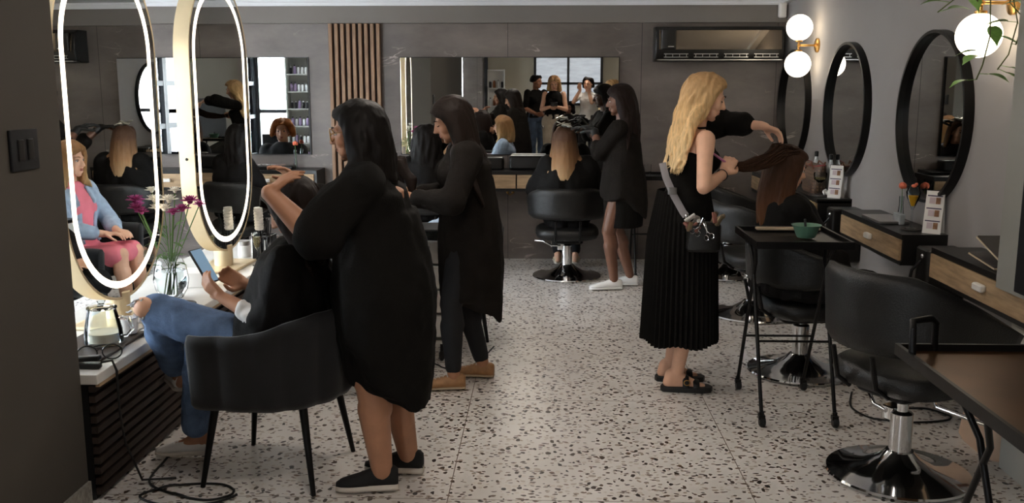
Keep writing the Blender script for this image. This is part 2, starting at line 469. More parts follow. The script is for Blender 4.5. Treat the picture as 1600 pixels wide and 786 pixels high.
struct(MB().box(((XL + XR) / 2, (YF + YB) / 2, -.05), (XR - XL + .4, YB - YF + .4, .1)), 'floor', M['terrazzo'], smooth=False)
struct(MB().box(((XL + XR) / 2, (YF + YB) / 2, ZC + .05), (XR - XL + .4, YB - YF + .4, .1)), 'ceiling', M['ceil'], smooth=False)
struct(MB().box(((XL + XR) / 2, YB + .1, ZC / 2), (XR - XL + .4, .2, ZC)), 'wall_back', M['stone'], smooth=False)
struct(MB().box((XR + .1, (YF + YB) / 2, ZC / 2), (.2, YB - YF + .4, ZC)), 'wall_right', M['wall_lilac'], smooth=False)
# bulkhead and cornice over the stone wall
struct(MB().box(((XL + XR) / 2, YB - .03, 2.225), (XR - XL, .06, .17)), 'trim_1', M['bulk'], smooth=False)
mb = MB()
for dz, dy in ((2.30, .075), (2.315, .09), (2.33, .12)):
    mb.box(((XL + XR) / 2, YB - dy / 2, dz), (XR - XL, dy, .022))
mb.box((XR - .03, (YF + YB) / 2, 2.32), (.06, YB - YF, .04))
struct(mb, 'trim_2', M['ceil'], smooth=False)
# near wall at the counter's end
struct(MB().box((-1.95, 1.15, ZC / 2), (.42, 4.5, ZC)), 'wall_left', M['wall_dark'], smooth=False)
struct(MB().box((-1.735, 2.4, .05), (.012, 2.0, .1)), 'baseboard_left', M['skirt'], smooth=False)
struct(MB().box((XR - .008, 6.2, .045), (.016, 5.1, .09)), 'baseboard_right', M['skirt'], smooth=False)
# stepped wall return beside the near console
struct(MB().box((2.04, 3.0, 1.56), (.36, 1.8, 1.56)), 'wall_return', M['pillar'], smooth=False)
struct(MB().box((2.08, 3.0, .39), (.28, 1.8, .78)), 'wall_return_plinth', M['pillar2'], smooth=False)
# facade to the street: left side
mb = MB()
for z0, z1 in ((0, .12), (2.28, ZC)):
    mb.box((XL - .08, (YF + YB) / 2, (z0 + z1) / 2), (.16, YB - YF, z1 - z0))
mb.box((XL - .08, 8.3, ZC / 2), (.16, 1.0, ZC))
struct(mb, 'wall_street', M['wall_lilac'], smooth=False)
ys = [-2.5, -.9, .7, 2.3, 3.9, 5.5, 7.1, 7.8]
for i in range(len(ys) - 1):
    mb = MB()
    y0, y1 = ys[i], ys[i + 1]
    for y in (y0 + .04, y1 - .04): mb.box((XL - .03, y, 1.2), (.09, .08, 2.16))
    for z in (.16, .95, 1.62, 2.24): mb.box((XL - .03, (y0 + y1) / 2, z), (.08, y1 - y0, .08))
    fr = tag(mb.build('window_%d' % (i + 1), M['frame'], smooth=False, bevel=.004), kind='structure')
    MB().box((XL - .03, (y0 + y1) / 2, 1.2), (.008, y1 - y0 - .1, 2.1)).build('pane', M['pane'], fr, smooth=False)
# front facade (behind the camera)
mb = MB()
mb.box((.45, YF - .1, ZC / 2), (3.6, .2, ZC))
mb.box(((-6 - 1.35) / 2, YF - .1, .06), (4.7, .2, .12)); mb.box(((-6 - 1.35) / 2, YF - .1, 2.3), (4.7, .2, .08))
struct(mb, 'wall_front', M['wall_beige'], smooth=False)
for i, (x0, x1) in enumerate(((-6, -4.9), (-4.9, -3.6), (-3.6, -2.5), (-2.5, -1.35))):
    mb = MB()
    for x in (x0 + .04, x1 - .04): mb.box((x, YF - .03, 1.2), (.08, .09, 2.16))
    for z in (.16, 1.05, 2.22): mb.box(((x0 + x1) / 2, YF - .03, z), (x1 - x0, .08, .08))
    fr = tag(mb.build('window_%d' % (i + 8), M['frame'], smooth=False, bevel=.004), kind='structure')
    MB().box(((x0 + x1) / 2, YF - .03, 1.2), (x1 - x0 - .1, .008, 2.1)).build('pane', M['pane'], fr, smooth=False)
# high interior window in the beige wall: dark frame, frosted panes, window light put in as a glow
mb = MB()
for x in (-.38, .30, .98): mb.box((x, YF + .03, 1.68), (.05, .06, 1.0))
for z in (1.2, 1.62, 2.16): mb.box((.3, YF + .03, z), (1.41, .06, .05))
fr = tag(mb.build('window_12', M['frame'], smooth=False), kind='structure')
M['glowpane'] = mat('glowing_frosted_pane', (150, 156, 164), .4, var=.5, scale=2.5, stretch=(1, 1, 5), emit=(186, 190, 198), estr=.16)
MB().box((.3, YF + .012, 1.68), (1.36, .02, .94)).build('pane', M['glowpane'], fr, smooth=False)
struct(MB().box((-1.62, -2.2, ZC / 2), (.4, .5, ZC)), 'column_stone', M['stone'], smooth=False)
# street outside
struct(MB().box((-16, 2, -.12), (20, 40, .1)), 'ground_street', M['pavement'], smooth=False)
struct(MB().box((-3, -9, -.12), (16, 12.6, .1)), 'ground_street_front', M['pavement'], smooth=False)
b = thing('street_building', 'pale rendered building across the street with rows of dark windows', 'building', (-20, 2, -.07))
MB().box((-20.5, 2, 2.0), (1, 30, 4.2)).build('wall', M['render'], b, smooth=False)
for k in range(9):
    MB().box((-19.97, -10 + k * 2.9, 1.6), (.08, 1.3, 1.4)).build('window', M['frame'], b, smooth=False)


def car(x, y, rz, label, col, group='cars parked in the street'):
    t = thing('parked_car', label, 'car', (0, 0, -.07), group)
    prof = [(-2.1, .35), (-2.1, .75), (-1.9, .9), (-1.1, 1.0), (-.5, 1.42), (.8, 1.45), (1.5, 1.05), (2.05, .95), (2.15, .6), (2.15, .35)]
    MB().prism([(a, -.85, z) for a, z in prof], (0, 1.7, 0)).build('body', col, t, bevel=.06)
    for s in (-1, 1):
        MB().prism([(-1.0, s * .86, 1.0), (-.48, s * .86, 1.35), (.75, s * .86, 1.37), (1.3, s * .86, 1.02)], (0, s * .01, 0)).build('side_window', M['black'], t, smooth=False)
        for a in (-1.35, 1.35):
            MB().lathe((a, s * .8, .32), [(.0, -.1), (.3, -.1), (.32, -.05), (.32, .05), (.3, .1), (0, .1)], 20, Matrix.Rotation(PI / 2, 3, 'X')).build('wheel', M['cable'], t)
    MB().prism([(-1.13, -.7, 1.02), (-1.13, .7, 1.02), (-.56, .62, 1.41), (-.56, -.62, 1.41)], (-.02, 0, .01)).build('windscreen', M['black'], t, smooth=False)
    return place(t, (x, y, -.07), rz)


carw = mat('white_car_paint', (226, 228, 230), .25, var=.02, coat=.5)
cars = mat('silver_car_paint', (150, 158, 168), .3, .4, var=.02, coat=.5)
car(-8.6, 4.6, PI / 2, 'white car parked outside the street window by the stone wall', carw)
car(-8.6, -1.2, PI / 2, 'silver car parked outside the window next to the white car', cars)

# added ceiling lamps, out of view, lighting room and ceiling: surface-mounted opal domes
M['dome'] = mat('added_lamp_dome', (255, 250, 240), .5, var=0, emit=(255, 243, 230), estr=CEIL_STRENGTH)
for x, y in ((-.4, 2.4), (-.4, 4.4), (-.4, 6.25), (-3.6, 3.2), (-3.6, 5.9), (.6, -.4)):
    t = thing('added_ceiling_light', 'added opal dome ceiling light with white rim, out of view', 'light', (x, y, ZC), 'added opal dome ceiling lights')
    MB().lathe((x, y, ZC - .05), [(.17, .05), (.18, .03), (.18, 0), (.15, -.005)], 32).build('rim', M['white'], t)
    MB().ell((x, y, ZC - .07), (.165, .165, .11), n=28, m=14).build('diffuser', M['dome'], t)

# slatted timber panel
t = thing('slatted_panel', 'vertical walnut slat panel fixed to the dark stone wall', 'wall panel', (-1.7, YB, 0))
MB().box((-1.7, YB - .013, 1.068), (.46, .024, 2.134)).build('backing_board', M['darkslat'], t, smooth=False)
for k in range(9):
    MB().box((-1.915 + k * .0537, YB - .053, 1.068), (.03, .055, 2.134)).build('slat', M['slat'], t, smooth=False, bevel=.002)
# ------------------------------------------------------------------ fixed furniture
def console(label, y0, y1, handle=True, hang=False):
    """wall console on the right wall: black carcass, oak drawer front with white handle"""
    x0 = 1.89; yc = (y0 + y1) / 2
    t = thing('wall_console', label, 'console table', (XR, yc, .82))
    mb = MB().box(((x0 + XR) / 2, yc, .806), (XR - x0, y1 - y0, .028)).box(((x0 + XR) / 2, yc, .665), (XR - x0, y1 - y0, .02))
    for y in (y0 + .01, y1 - .01): mb.box(((x0 + XR) / 2 + .004, y, .735), (XR - x0 - .008, .02, .14))
    mb.build('carcass', M['black'], t, smooth=False)
    d = MB().box((x0 + .002, yc, .735), (.02, y1 - y0 - .03, .112)).build('drawer', M['oak'], t, smooth=False)
    MB().rbox((x0 - .02, yc - .05, .742), (.03, .09, .032), .012).build('handle', M['white'], d)
    return t


console('wall console with oak drawer holding the cocktail glass and rose vase', 5.03, 6.06)
console('wall console with oak drawer beneath the patterned handbag', 6.62, 7.62)
console('wall console with oak drawer tucked beside the pale wall return, magazines on top', 3.6, 4.64)
console('short wall console with oak drawer in the corner by the stone wall', 7.86, 8.7)
# shallow black hanging case under the console
for y, lab in ((4.86, 'black hanging case with curved hose below the cocktail glass console'), (6.45, 'black hanging case below the console with the handbag')):
    t = thing('tool_holder', lab, 'tool holder', (2.03, y, .5))
    MB().rbox((2.03, y, .6), (.2, .16, .36), .02).build('case', M['black'], t)
    MB().tube([(1.94, y, .72), (1.90, y + .03, .66), (1.88, y + .05, .5), (1.9, y + .06, .36), (1.98, y + .05, .3)], .008).build('hose', M['cable'], t)
    MB().ell((1.93, y - .02, .74), (.012, .012, .012)).build('hook', M['chrome'], t)


def back_console(name_label, x0, x1, drawers):
    xc = (x0 + x1) / 2
    t = thing('wall_console', name_label, 'console table', (xc, YB, .82))
    y0 = 8.42
    mb = MB().box((xc, (y0 + YB) / 2, .83), (x1 - x0, YB - y0, .03)).box((xc, (y0 + YB) / 2, .675), (x1 - x0, YB - y0, .02)).box((xc, YB - .015, .75), (x1 - x0, .03, .14))
    for x in (x0 + .01, x1 - .01): mb.box((x, (y0 + YB) / 2 + .004, .75), (.02, YB - y0 - .008, .14))
    mb.build('carcass', M['black'], t, smooth=False)
    n = drawers; wd = (x1 - x0 - .04) / n
    for i in range(n):
        x = x0 + .02 + wd * (i + .5)
        d = MB().box((x, y0 + .004, .752), (wd - .012, .02, .12)).build('drawer', M['oakback'], t, smooth=False)
        MB().rbox((x, y0 - .015, .755), (.1, .028, .03), .01).build('handle', M['white'], d)
    return t


back_console('long wall console with oak drawers beneath the wide mirror', -1.32, .84, 2)
back_console('long wall console with oak drawers under the mirror by the slatted panel', -3.85, -2.02, 2)

MIRROR_TURN = -.5      # the wide mirror hangs a hair out of parallel with the wall
# rectangular wall mirrors
for (x0, x1, lab, tn) in ((-1.3, .67, 'wide frameless wall mirror between slatted panel and air conditioner', MIRROR_TURN), (-3.91, -2.14, 'frameless wall mirror seen between the ring-lit mirrors', 0.)):
    t = thing('wall_mirror', lab, 'mirror', ((x0 + x1) / 2, YB, .97))
    MB().box(((x0 + x1) / 2, YB - .012, 1.405), (x1 - x0 + .012, .024, .88)).build('frame', M['black'], t, smooth=False)
    g_ = MB().box(((x0 + x1) / 2, YB - .034, 1.405), (x1 - x0 - .004, .006, .866), Matrix.Rotation(math.radians(tn), 3, 'Z')).build('mirror_glass', M['mirror'], t, smooth=False)

# round mirrors with deep black rims
for (y, lab) in ((5.30, 'round deep-rimmed black mirror above the cocktail glass console'), (6.80, 'round deep-rimmed black mirror above the patterned handbag'), (8.22, 'round deep-rimmed black mirror next to the stone wall')):
    t = thing('round_mirror', lab, 'mirror', (XR, y, 1.44))
    R = Matrix.Rotation(-PI / 2, 3, 'Y')
    MB().lathe((XR, y, 1.425), [(.447, .018), (.447, .05), (.464, .05), (.464, 0), (.447, 0), (.447, .018)], 72, R, cap=False).build('rim', M['blackmetal'], t)
    MB().lathe((XR, y, 1.425), [(.001, .004), (.45, .004), (.45, .016), (.001, .016)], 72, R).build('mirror_glass', M['mirror'], t)


# tall ring-lit mirrors on posts
def stadium(y, z, hw, zb, zt, x, n=28):
    pts = []
    for i in range(n + 1):
        a = i / n * PI; pts.append((x, y + hw * math.cos(a), zt - z - hw * 0 + 0 + hw * math.sin(a) - 0))
    pts = [(x, y + hw * math.cos(i / n * PI), zt - hw + hw * math.sin(i / n * PI)) for i in range(n + 1)]
    pts += [(x, y - hw * math.cos(i / n * PI), zb + hw - hw * math.sin(i / n * PI)) for i in range(n + 1)]
    return pts


def ring_mirror(y, x, lab, turn, hw=.45, zb=.625, zt=2.2):
    t = thing('ring_light_mirror', lab, 'mirror', (x - .04, y, .52)); t['category'] = 'mirror'
    T = .085
    out = lambda ins, xx: stadium(y, 0, hw - ins, zb + ins, zt - ins, xx)
    MB().ring_prism(out(0, x), out(.012, x), (-T, 0, 0)).build('case', M['gold'], t)
    MB().prism(out(.012, x - .006), (-T + .012, 0, 0)).build('backing', M['black'], t)
    for side, xx, d in ((1, x - .005, .004), (-1, x - T + .005, -.004)):
        MB().prism(out(.012, xx), (d, 0, 0)).build('mirror_glass', M['mirror'], t, smooth=False)
        MB().ring_prism(out(.055, xx + d), out(.085, xx + d), (d * .4, 0, 0)).build('light_ring', M['led'], t, smooth=False)
    MB().lathe((x - T / 2, y, 0), [(.055, .535), (.055, zb + .03), (.04, zb + .03)], 32).build('post', M['gold'], t)
    MB().rbox((x - T / 2, y, .5285), (.26, .42, .015), .01).build('base_plate', M['gold'], t)
    for yy, zz in ((y - hw * .98, 1.75), (y - hw, 1.2), (y - hw * .93, .95)):
        MB().ell((x - T / 2, yy - .004, zz), (.008, .004, .008)).build('screw', M['black'], t)
    t.rotation_euler = (0, 0, -math.radians(turn))


ring_mirror(4.26, -1.93, 'gold-cased oval mirror with glowing ring reflecting the woman in pink', 3.3)
ring_mirror(5.56, -1.87, 'gold-cased oval mirror with glowing ring behind the flower vase', 2.2)

# island counter
t = thing('island_counter', 'low counter with white marble top and dark slatted timber front', 'counter', (-2.0, 5.0, 0))
MB().box((-1.97, 5.0, .5), (.58, 3.18, .04)).build('countertop', M['marble'], t, smooth=False, bevel=.004)
mb = MB().box((-1.985, 5.0, .24), (.49, 3.1, .48))
mb.build('carcass', M['black'], t, smooth=False)
for k in range(11):
    MB().box((-1.725, 5.0, .035 + k * .0415), (.024, 3.1, .026)).build('slat', M['darkslat'], t, smooth=False)
MB().box((-1.69, 5.0, .473), (.015, 3.14, .014)).build('edge_trim', M['oak'], t, smooth=False)

# air conditioner
t = thing('air_conditioner', 'wall air conditioner with mirrored dark front by the ceiling corner', 'air conditioner', (1.53, YB, 1.8))
prof = [(YB, 1.80), (YB, 2.10), (YB - .15, 2.10), (YB - .2, 2.07), (YB - .22, 1.9), (YB - .2, 1.82), (YB - .12, 1.80)]
MB().prism([(.97, y, z) for y, z in prof], (1.12, 0, 0)).build('housing', M['black'], t, bevel=.01)
M['acfront'] = mat('mirrored_front', (150, 138, 122), .04, 1., var=0)
MB().prism([(1.0, YB - .205, 2.065), (1.0, YB - .226, 1.9), (1.0, YB - .232, 1.9), (1.0, YB - .211, 2.065)], (1.06, 0, 0)).build('front_panel', M['acfront'], t, smooth=False)
MB().rbox((1.08, YB - .232, 1.985), (.13, .03, .17), .012).build('sensor_panel', M['black'], t)
MB().box((1.10, YB - .249, 1.925), (.05, .002, .006)).build('logo', M['white'], t, smooth=False)
for k in range(4):
    mb = MB()
    mb.box((1.15 + k * .26, YB - .225, 1.862), (.21, .008, .006)).box((1.15 + k * .26, YB - .222, 1.835), (.21, .008, .006))
    for j in range(4): mb.box((1.06 + k * .26 + j * .06, YB - .224, 1.848), (.004, .006, .03))
    mb.build('louvre', M['steel'], t, smooth=False)
MB().box((1.53, YB - .2, 1.812), (1.08, .05, .008)).build('flap', M['steel'], t, smooth=False)
t = thing('motion_sensor', 'small white box sensor high in the ceiling corner', 'sensor', (2.04, YB - .12, 2.15))
MB().rbox((2.08, YB - .1, 2.24), (.07, .06, .13), .02).build('body', M['white'], t)

# light switch on the near wall
t = thing('light_switch', 'dark switch plate with two rockers on charcoal wall', 'switch', (-1.74, 3.17, 1.37))
MB().rbox((-1.735, 3.14, 1.385), (.012, .17, .135), .004).build('plate', M['frame'], t)
for k in (-1, 1): MB().rbox((-1.728, 3.14 + k * .03, 1.385), (.008, .035, .07), .003).build('rocker', M['black'], t)
t = thing('light_switch', 'dark switch plate on the beige wall seen in the wide mirror', 'switch', (-.86, YF, 1.4))
MB().rbox((-.86, YF + .006, 1.4), (.1, .012, .13), .004).build('plate', M['frame'], t)
# dark panel on wall return
t = thing('wall_panel', 'dark framed board hung on the pale wall return', 'board', (1.85, 3.65, .8))
MB().box((1.852, 3.22, 1.1), (.016, 1.0, .6)).build('board', M['frame'], t, smooth=False, bevel=.003)


# globe wall lamps
def sconce(y, lab, zc=1.9):
    t = thing('wall_lamp', lab, 'wall lamp', (XR, y, 1.9))
    x = 1.98
    MB().lathe((XR, y, zc), [(.055, 0), (.055, .015), (.03, .025), (.012, .03)], 28, Matrix.Rotation(-PI / 2, 3, 'Y')).build('wall_plate', M['brass'], t)
    MB().tube([(XR - .02, y, zc), (x, y, zc)], .008, 12).tube([(x, y, zc - .1), (x, y, zc + .08)], .008, 12).ell((x, y, zc), (.014, .014, .014)).build('arm', M['brass'], t)
    for z in (zc - .145, zc + .135):
        MB().ell((x, y, z), (.1, .1, .1), n=32, m=20).build('globe', M['globe'], t)
        s = 1 if z < zc else -1
        MB().lathe((x, y, z), [(.028, .09 * s), (.028, .108 * s), (.01, .112 * s)], 20).build('collar', M['brass'], t)
    l = bpy.data.lights.new('globe_glow', 'POINT'); l.energy = 5; l.color = (1, .78, .52); l.shadow_soft_size = .1
    return t


sconce(7.66, 'brass wall lamp with two white globes beside the corner mirror')
sconce(4.52, 'brass wall lamp with white globe glowing behind the trailing plant', 1.965)

# trailing plant
t = thing('trailing_plant', 'trailing green pothos hanging from above by the globe lamp', 'plant', (1.9, 4.3, ZC))
M['leaf'] = mat('pothos_leaf', (128, 172, 84), .4, var=.3, scale=20)
M['stem'] = mat('plant_stem', (96, 104, 60), .6, var=.1)
MB().lathe((1.93, 4.25, 2.12), [(.05, 0), (.075, .02), (.09, .14), (.1, .16), (.085, .16)], 24).build('pot', M['white'], t)
mb = MB()
for k in range(3): mb.tube([(1.93 + .08 * math.cos(k * 2.1), 4.25 + .08 * math.sin(k * 2.1), 2.26), (1.93, 4.25, ZC)], .0015, 5)
mb.build('hanger', M['cable'], t)
vines = [[(1.93, 4.15, 2.24), (1.90, 4.08, 2.0), (1.93, 4.06, 1.85), (1.90, 4.05, 1.72), (1.86, 4.05, 1.66)], [(2.0, 4.2, 2.24), (1.99, 4.08, 2.02), (2.02, 4.05, 1.9), (1.98, 4.05, 1.78)],
         [(1.9, 4.2, 2.24), (1.82, 4.15, 2.1), (1.84, 4.12, 1.95), (1.86, 4.14, 1.8), (1.83, 4.12, 1.68), (1.8, 4.1, 1.62)],
         [(1.95, 4.2, 2.24), (1.94, 4.1, 2.05), (1.9, 4.08, 1.93), (1.96, 4.06, 1.86), (1.93, 4.06, 1.76)],
         [(1.88, 4.22, 2.26), (1.8, 4.2, 2.05), (1.74, 4.18, 1.97), (1.66, 4.2, 1.9)],
         [(1.98, 4.25, 2.26), (2.03, 4.15, 2.12), (2.02, 4.1, 1.98), (2.0, 4.05, 1.88)],
         [(1.9, 4.25, 2.26), (1.84, 4.3, 2.15), (1.8, 4.3, 2.02), (1.86, 4.28, 1.95)]]


def leaf(mb, p, d, L, wd, droop=.3):
    d = Vector(d).normalized(); side = d.cross(Vector((0, 0, 1)))
    side = side.normalized() if side.length > .01 else Vector((1, 0, 0)); up = side.cross(d)
    n = 7; a = []; b = []; cmid = []
    for i in range(n):
        u = i / (n - 1); wv = wd * math.sin(PI * min(1, u * .9 + .1)) ** .8 * (1 - u ** 4)
        c = Vector(p) + d * L * u - Vector((0, 0, 1)) * droop * L * u * u
        a.append(c + side * wv + up * wv * .25); b.append(c - side * wv + up * wv * .25); cmid.append(c)
    v = a + cmid + b; f = []
    for i in range(n - 1):
        f += [[i, i + 1, n + i + 1, n + i], [n + i, n + i + 1, 2 * n + i + 1, 2 * n + i]]
    mb.add(v, f)


random.seed(3)
for vn in vines:
    MB().tube(vn, .0028, 6).build('vine', M['stem'], t)
    for i in range(1, len(vn)):
        for q in range(2):
            u = random.random(); p = Vector(vn[i - 1]).lerp(Vector(vn[i]), u)
            a = random.random() * 6.28
            d = Vector((math.cos(a), math.sin(a) * .8, random.uniform(-.5, .2)))
            pe = p + d.normalized() * .04
            mb = MB(); leaf(mb, pe, d, random.uniform(.075, .11), random.uniform(.028, .038)); mb.tube([p, pe], .0012, 4)
            mb.build('leaf', M['leaf'], t, smooth='all')


# ------------------------------------------------------------------ chairs
def shell(phi0, phi1, n, rx, ry, ztop, zbot, th, m=9, flare=.04, xoff=0.):
    """wrapped back: angle measured from the back (-x); returns closed loft"""
    rings = []
    for i in range(n + 1):
        ph = phi0 + (phi1 - phi0) * i / n
        u = abs(ph)
        zt = ztop(u); zb = zbot(u)
        ring = []
        c, s = -math.cos(ph), math.sin(ph); ext = 0.
        if u > PI / 2: c, s, ext = 0., math.copysign(1., ph), (u - PI / 2) * .30
        prof = []
        for j in range(m + 1):
            v = j / m; prof.append((v, 1))
        for j in range(m + 1):
            v = 1 - j / m; prof.append((v, -1))
        for v, sd in prof:
            z = zb + (zt - zb) * v
            e = min(v, 1 - v); rr = (math.sqrt(max(0, 1 - (1 - min(1, e / .06)) ** 2)) * .7 + .3) * th / 2 * sd
            k = 1 + flare * v
            ring.append((c * (rx * k + rr) + xoff + ext, s * (ry * k + rr), z))
        rings.append(ring)
    return rings


def salon_chair(label, x, y, heading, seat=.50, group='black salon chairs with chrome bases', back_z=0.):
    t = thing('salon_chair', label, 'salon chair', (0, 0, 0), group)
    sz = seat
    MB().lathe((0, 0, 0), [(.285, .004), (.29, .012), (.285, .02), (.22, .03), (.14, .05), (.08, .085), (.055, .11)], 64).build('base', M['chrome'], t)
    MB().lathe((0, 0, 0), [(.045, .1), (.045, .27), (.04, .275), (.024, .28), (.024, sz - .12)], 32).build('column', M['chrome'], t)
    MB().rbox((0, 0, sz - .115), (.3, .26, .03), .04).build('support_plate', M['blackmetal'], t)
    mb = MB().tube([(-.04, .05, .27), (-.02, .13, .27), (.02, .2, .3), (.05, .27, .3)], .009, 10)
    lv = mb.build('pump_lever', M['chrome'], t)
    MB().rbox((0, .05, .26), (.07, .06, .06), .01).build('pump_block', M['chrome'], t)
    # cushion
    ring = []
    prof = [(0, -.1), (.8, -.1), (.95, -.085), (1.0, -.05), (.98, -.018), (.9, 0.0), (.5, .008), (0, .008)]
    rings = []
    for r, z in prof:
        rr = max(r, .002); rr_ = []
        for j in range(40):
            a = 2 * PI * j / 40; ca, sa = math.cos(a), math.sin(a)
            e = (abs(ca) ** 3.2 + abs(sa) ** 3.2) ** (-1 / 3.2)
            rr_.append((.255 * e * ca * rr + .02, .265 * e * sa * rr, sz + z))
        rings.append(rr_)
    MB().loft(rings).build('seat', M['leather'], t, smooth='all')
    zt = lambda u: sz + .345 + back_z - (.14 + back_z) * max(0, (u - .7) / 1.4) ** 1.1
    zb = lambda u: sz + .085 + .03 * max(0, (u - 1.2))
    MB().loft(shell(-2.35, 2.35, 44, .285, .3, zt, zb, .05, flare=.06)).build('backrest', M['leather'], t, smooth='all')
    for s in (-1, 1):
        MB().tube([(-.2, s * .1, sz - .1), (-.27, s * .1, sz - .05), (-.3, s * .1, sz + .08)], .01, 8).build('back_bracket', M['blackmetal'], t)
    MB().tube([(.1, -.1, sz - .12), (.28, -.12, .3), (.36, -.13, .2), (.36, .13, .2), (.28, .12, .3), (.1, .1, sz - .12)], .011, 10).build('footrest', M['chrome'], t)
    return place(t, (x, y, 0), heading)


R_ = math.radians
salon_chair('empty black salon chair with seam down its back, by the pale wall return', 1.48, 3.80, R_(28), .49, None, .06)
salon_chair('black salon chair under the client in a long dark cape', 1.45, 5.25, R_(8), .44, None)
salon_chair('empty black salon chair behind the blonde stylist by the handbag console', 1.47, 6.60, R_(15), .46, None)
salon_chair('black salon chair farthest down by the corner console', 1.56, 8.0, R_(5), .46, None)
salon_chair('black salon chair under the ombre-haired client at the wide mirror', .2, 7.92, R_(90), .43, None)
salon_chair('black salon chair under the wavy black-haired client at the wide mirror', -.98, 8.0, R_(90), .46, None)
salon_chair('black salon chair under the ginger client by the slatted panel mirror', -2.62, 7.85, R_(90), .46, None)
salon_chair('empty black salon chair reflected among windows beyond the island counter', -3.6, 7.7, R_(90), .46, None)


def tub_chair(label, x, y, heading):
    t = thing('tub_chair', label, 'armchair', (0, 0, 0))
    rings = []
    for r, z in [(0, -.09), (.85, -.09), (.97, -.07), (1, -.03), (.96, 0), (.8, .012), (0, .015)]:
        rr = max(r, .002)
        rings.append([((.25 * (abs(math.cos(a)) ** 3 + abs(math.sin(a)) ** 3) ** (-1 / 3)) * math.cos(a) * rr + .03, (.24 * (abs(math.cos(a)) ** 3 + abs(math.sin(a)) ** 3) ** (-1 / 3)) * math.sin(a) * rr, .45 + z) for a in [2 * PI * j / 40 for j in range(40)]])
    MB().loft(rings).build('seat', M['velvet'], t, smooth='all')
    zt = lambda u: .735 - .08 * (1 / (1 + math.exp(-(u - 1.15) * 5)))
    zb = lambda u: .355
    mb = MB(); rg = shell(-2.3, 2.3, 96, .29, .30, zt, zb, .06, m=12, flare=.10)
    # vertical channel tufting
    out = []
    for i, ring in enumerate(rg):
        g = .013 * abs(math.sin(i / 96 * PI * 11)) - .008
        out.append([(p[0] * (1 + g * 3), p[1] * (1 + g * 3), p[2]) for p in ring])
    mb.loft(out).build('shell', M['velvet'], t, smooth='all')
    for sx_, sy_ in ((1, 1), (1, -1), (-1, 1), (-1, -1)):
        MB().tube([(sx_ * .18, sy_ * .18, .37), (sx_ * .235, sy_ * .235, 0)], [.018, .010], 12).build('leg', M['blackmetal'], t)
    MB().rbox((0, 0, .36), (.42, .42, .02), .05).build('under_frame', M['black'], t)
    return place(t, (x, y, 0), heading)


tub_chair('channelled charcoal tub chair under the client in ripped jeans', -1.10, 3.78, R_(172))
tub_chair('charcoal tub chair under the caped client of the long-haired stylist', -.95, 4.98, R_(182))
tub_chair('charcoal tub chair under the woman in a pink dress', -.60, 6.02, R_(185))
tub_chair('empty charcoal tub chair on the far side of the island counter', -2.95, 5.55, R_(0))


# ------------------------------------------------------------------ trolleys
def trolley(label, x, y, h, w, d, loops=False, rz=0., spread=.56, top=M['black'], wb=None):
    t = thing('salon_trolley', label, 'trolley', (0, 0, 0))
    wb = wb or w * .78
    MB().rbox((0, 0, h - .012), (w, d, .012), .02).build('tray', top, t)
    o = lambda a, z: [(sx_ * (w / 2 - a), sy_ * (d / 2 - a), z) for sx_, sy_ in ((-1, -1), (1, -1), (1, 1), (-1, 1))]
    MB().ring_prism(o(-.004, h - .02), o(.008, h - .02), (0, 0, .035)).build('rim', M['blackmetal'], t, smooth=False)
    for sx_ in (-1, 1):
        xx = sx_ * wb / 2
        for sy_ in (-1, 1):
            MB().tube([(sx_ * (w / 2 - .03), -sy_ * .07, h - .03), (xx * 1.02, -sy_ * .03, h - .12), (xx, sy_ * spread / 2, .055)], .0095, 10).build('leg', M['blackmetal'], t)
            cst = MB().tube([(xx, sy_ * spread / 2, .075), (xx, sy_ * spread / 2, .045)], .012, 10).box((xx, sy_ * spread / 2, .05), (.03, .03, .02)).build('caster', M['blackmetal'], t)
            MB().lathe((xx + .004, sy_ * spread / 2, .026), [(.001, -.014), (.02, -.014), (.025, -.008), (.025, .008), (.02, .014), (.001, .014)], 16, Matrix.Rotation(PI / 2, 3, 'Y')).build('wheel', M['cable'], cst)
        if loops:
            for sy_ in ((1,) if True else (-1, 1)):
                yy = sy_ * (d / 2 - .0); 
                MB().tube([(sx_ * (w / 2 - .01), yy - .1, h - .01), (sx_ * (w / 2 - .01), yy - .09, h + .085), (sx_ * (w / 2 - .02), yy - .06, h + .1), (sx_ * (w / 2 - .09), yy - .02, h + .1), (sx_ * (w / 2 - .11), yy - .01, h + .085), (sx_ * (w / 2 - .115), yy, h - .01)], .011, 10).build('handle_loop', M['blackmetal'], t)
    for sy_, zz in ((-1, .38), (1, .33)):
        f = (h - .12 - zz) / (h - .12 - .055)
        yy = -sy_ * .03 + f * (sy_ * spread / 2 + sy_ * .03)
        MB().tube([(-wb / 2, yy, zz), (wb / 2, yy, zz)], .006, 8).build('crossbar', M['blackmetal'], t)
    return place(t, (x, y, 0), rz)


M['bronze'] = mat('bronzed_metal_tray', (96, 66, 40), .32, .75, var=.25, scale=4)
trolley('black folding trolley on casters carrying the green bowl', 1.21, 4.63, .87, .44, .50)
t_ = bpy.data.objects['salon_trolley']
MB().lathe((-.17, -.25, .80), [(.022, 0), (.024, .01), (.024, .04), (.02, .05)], 20).build('clamp', M['chrome'], t_)
trolley('bronze-topped black trolley with handle loops, cut off by the frame edge', 1.40, 2.40, .80, .62, .96, True, 0., .62, M['bronze'])
trolley('black folding trolley beside the stylist in white sneakers', .90, 7.98, .85, .36, .40)
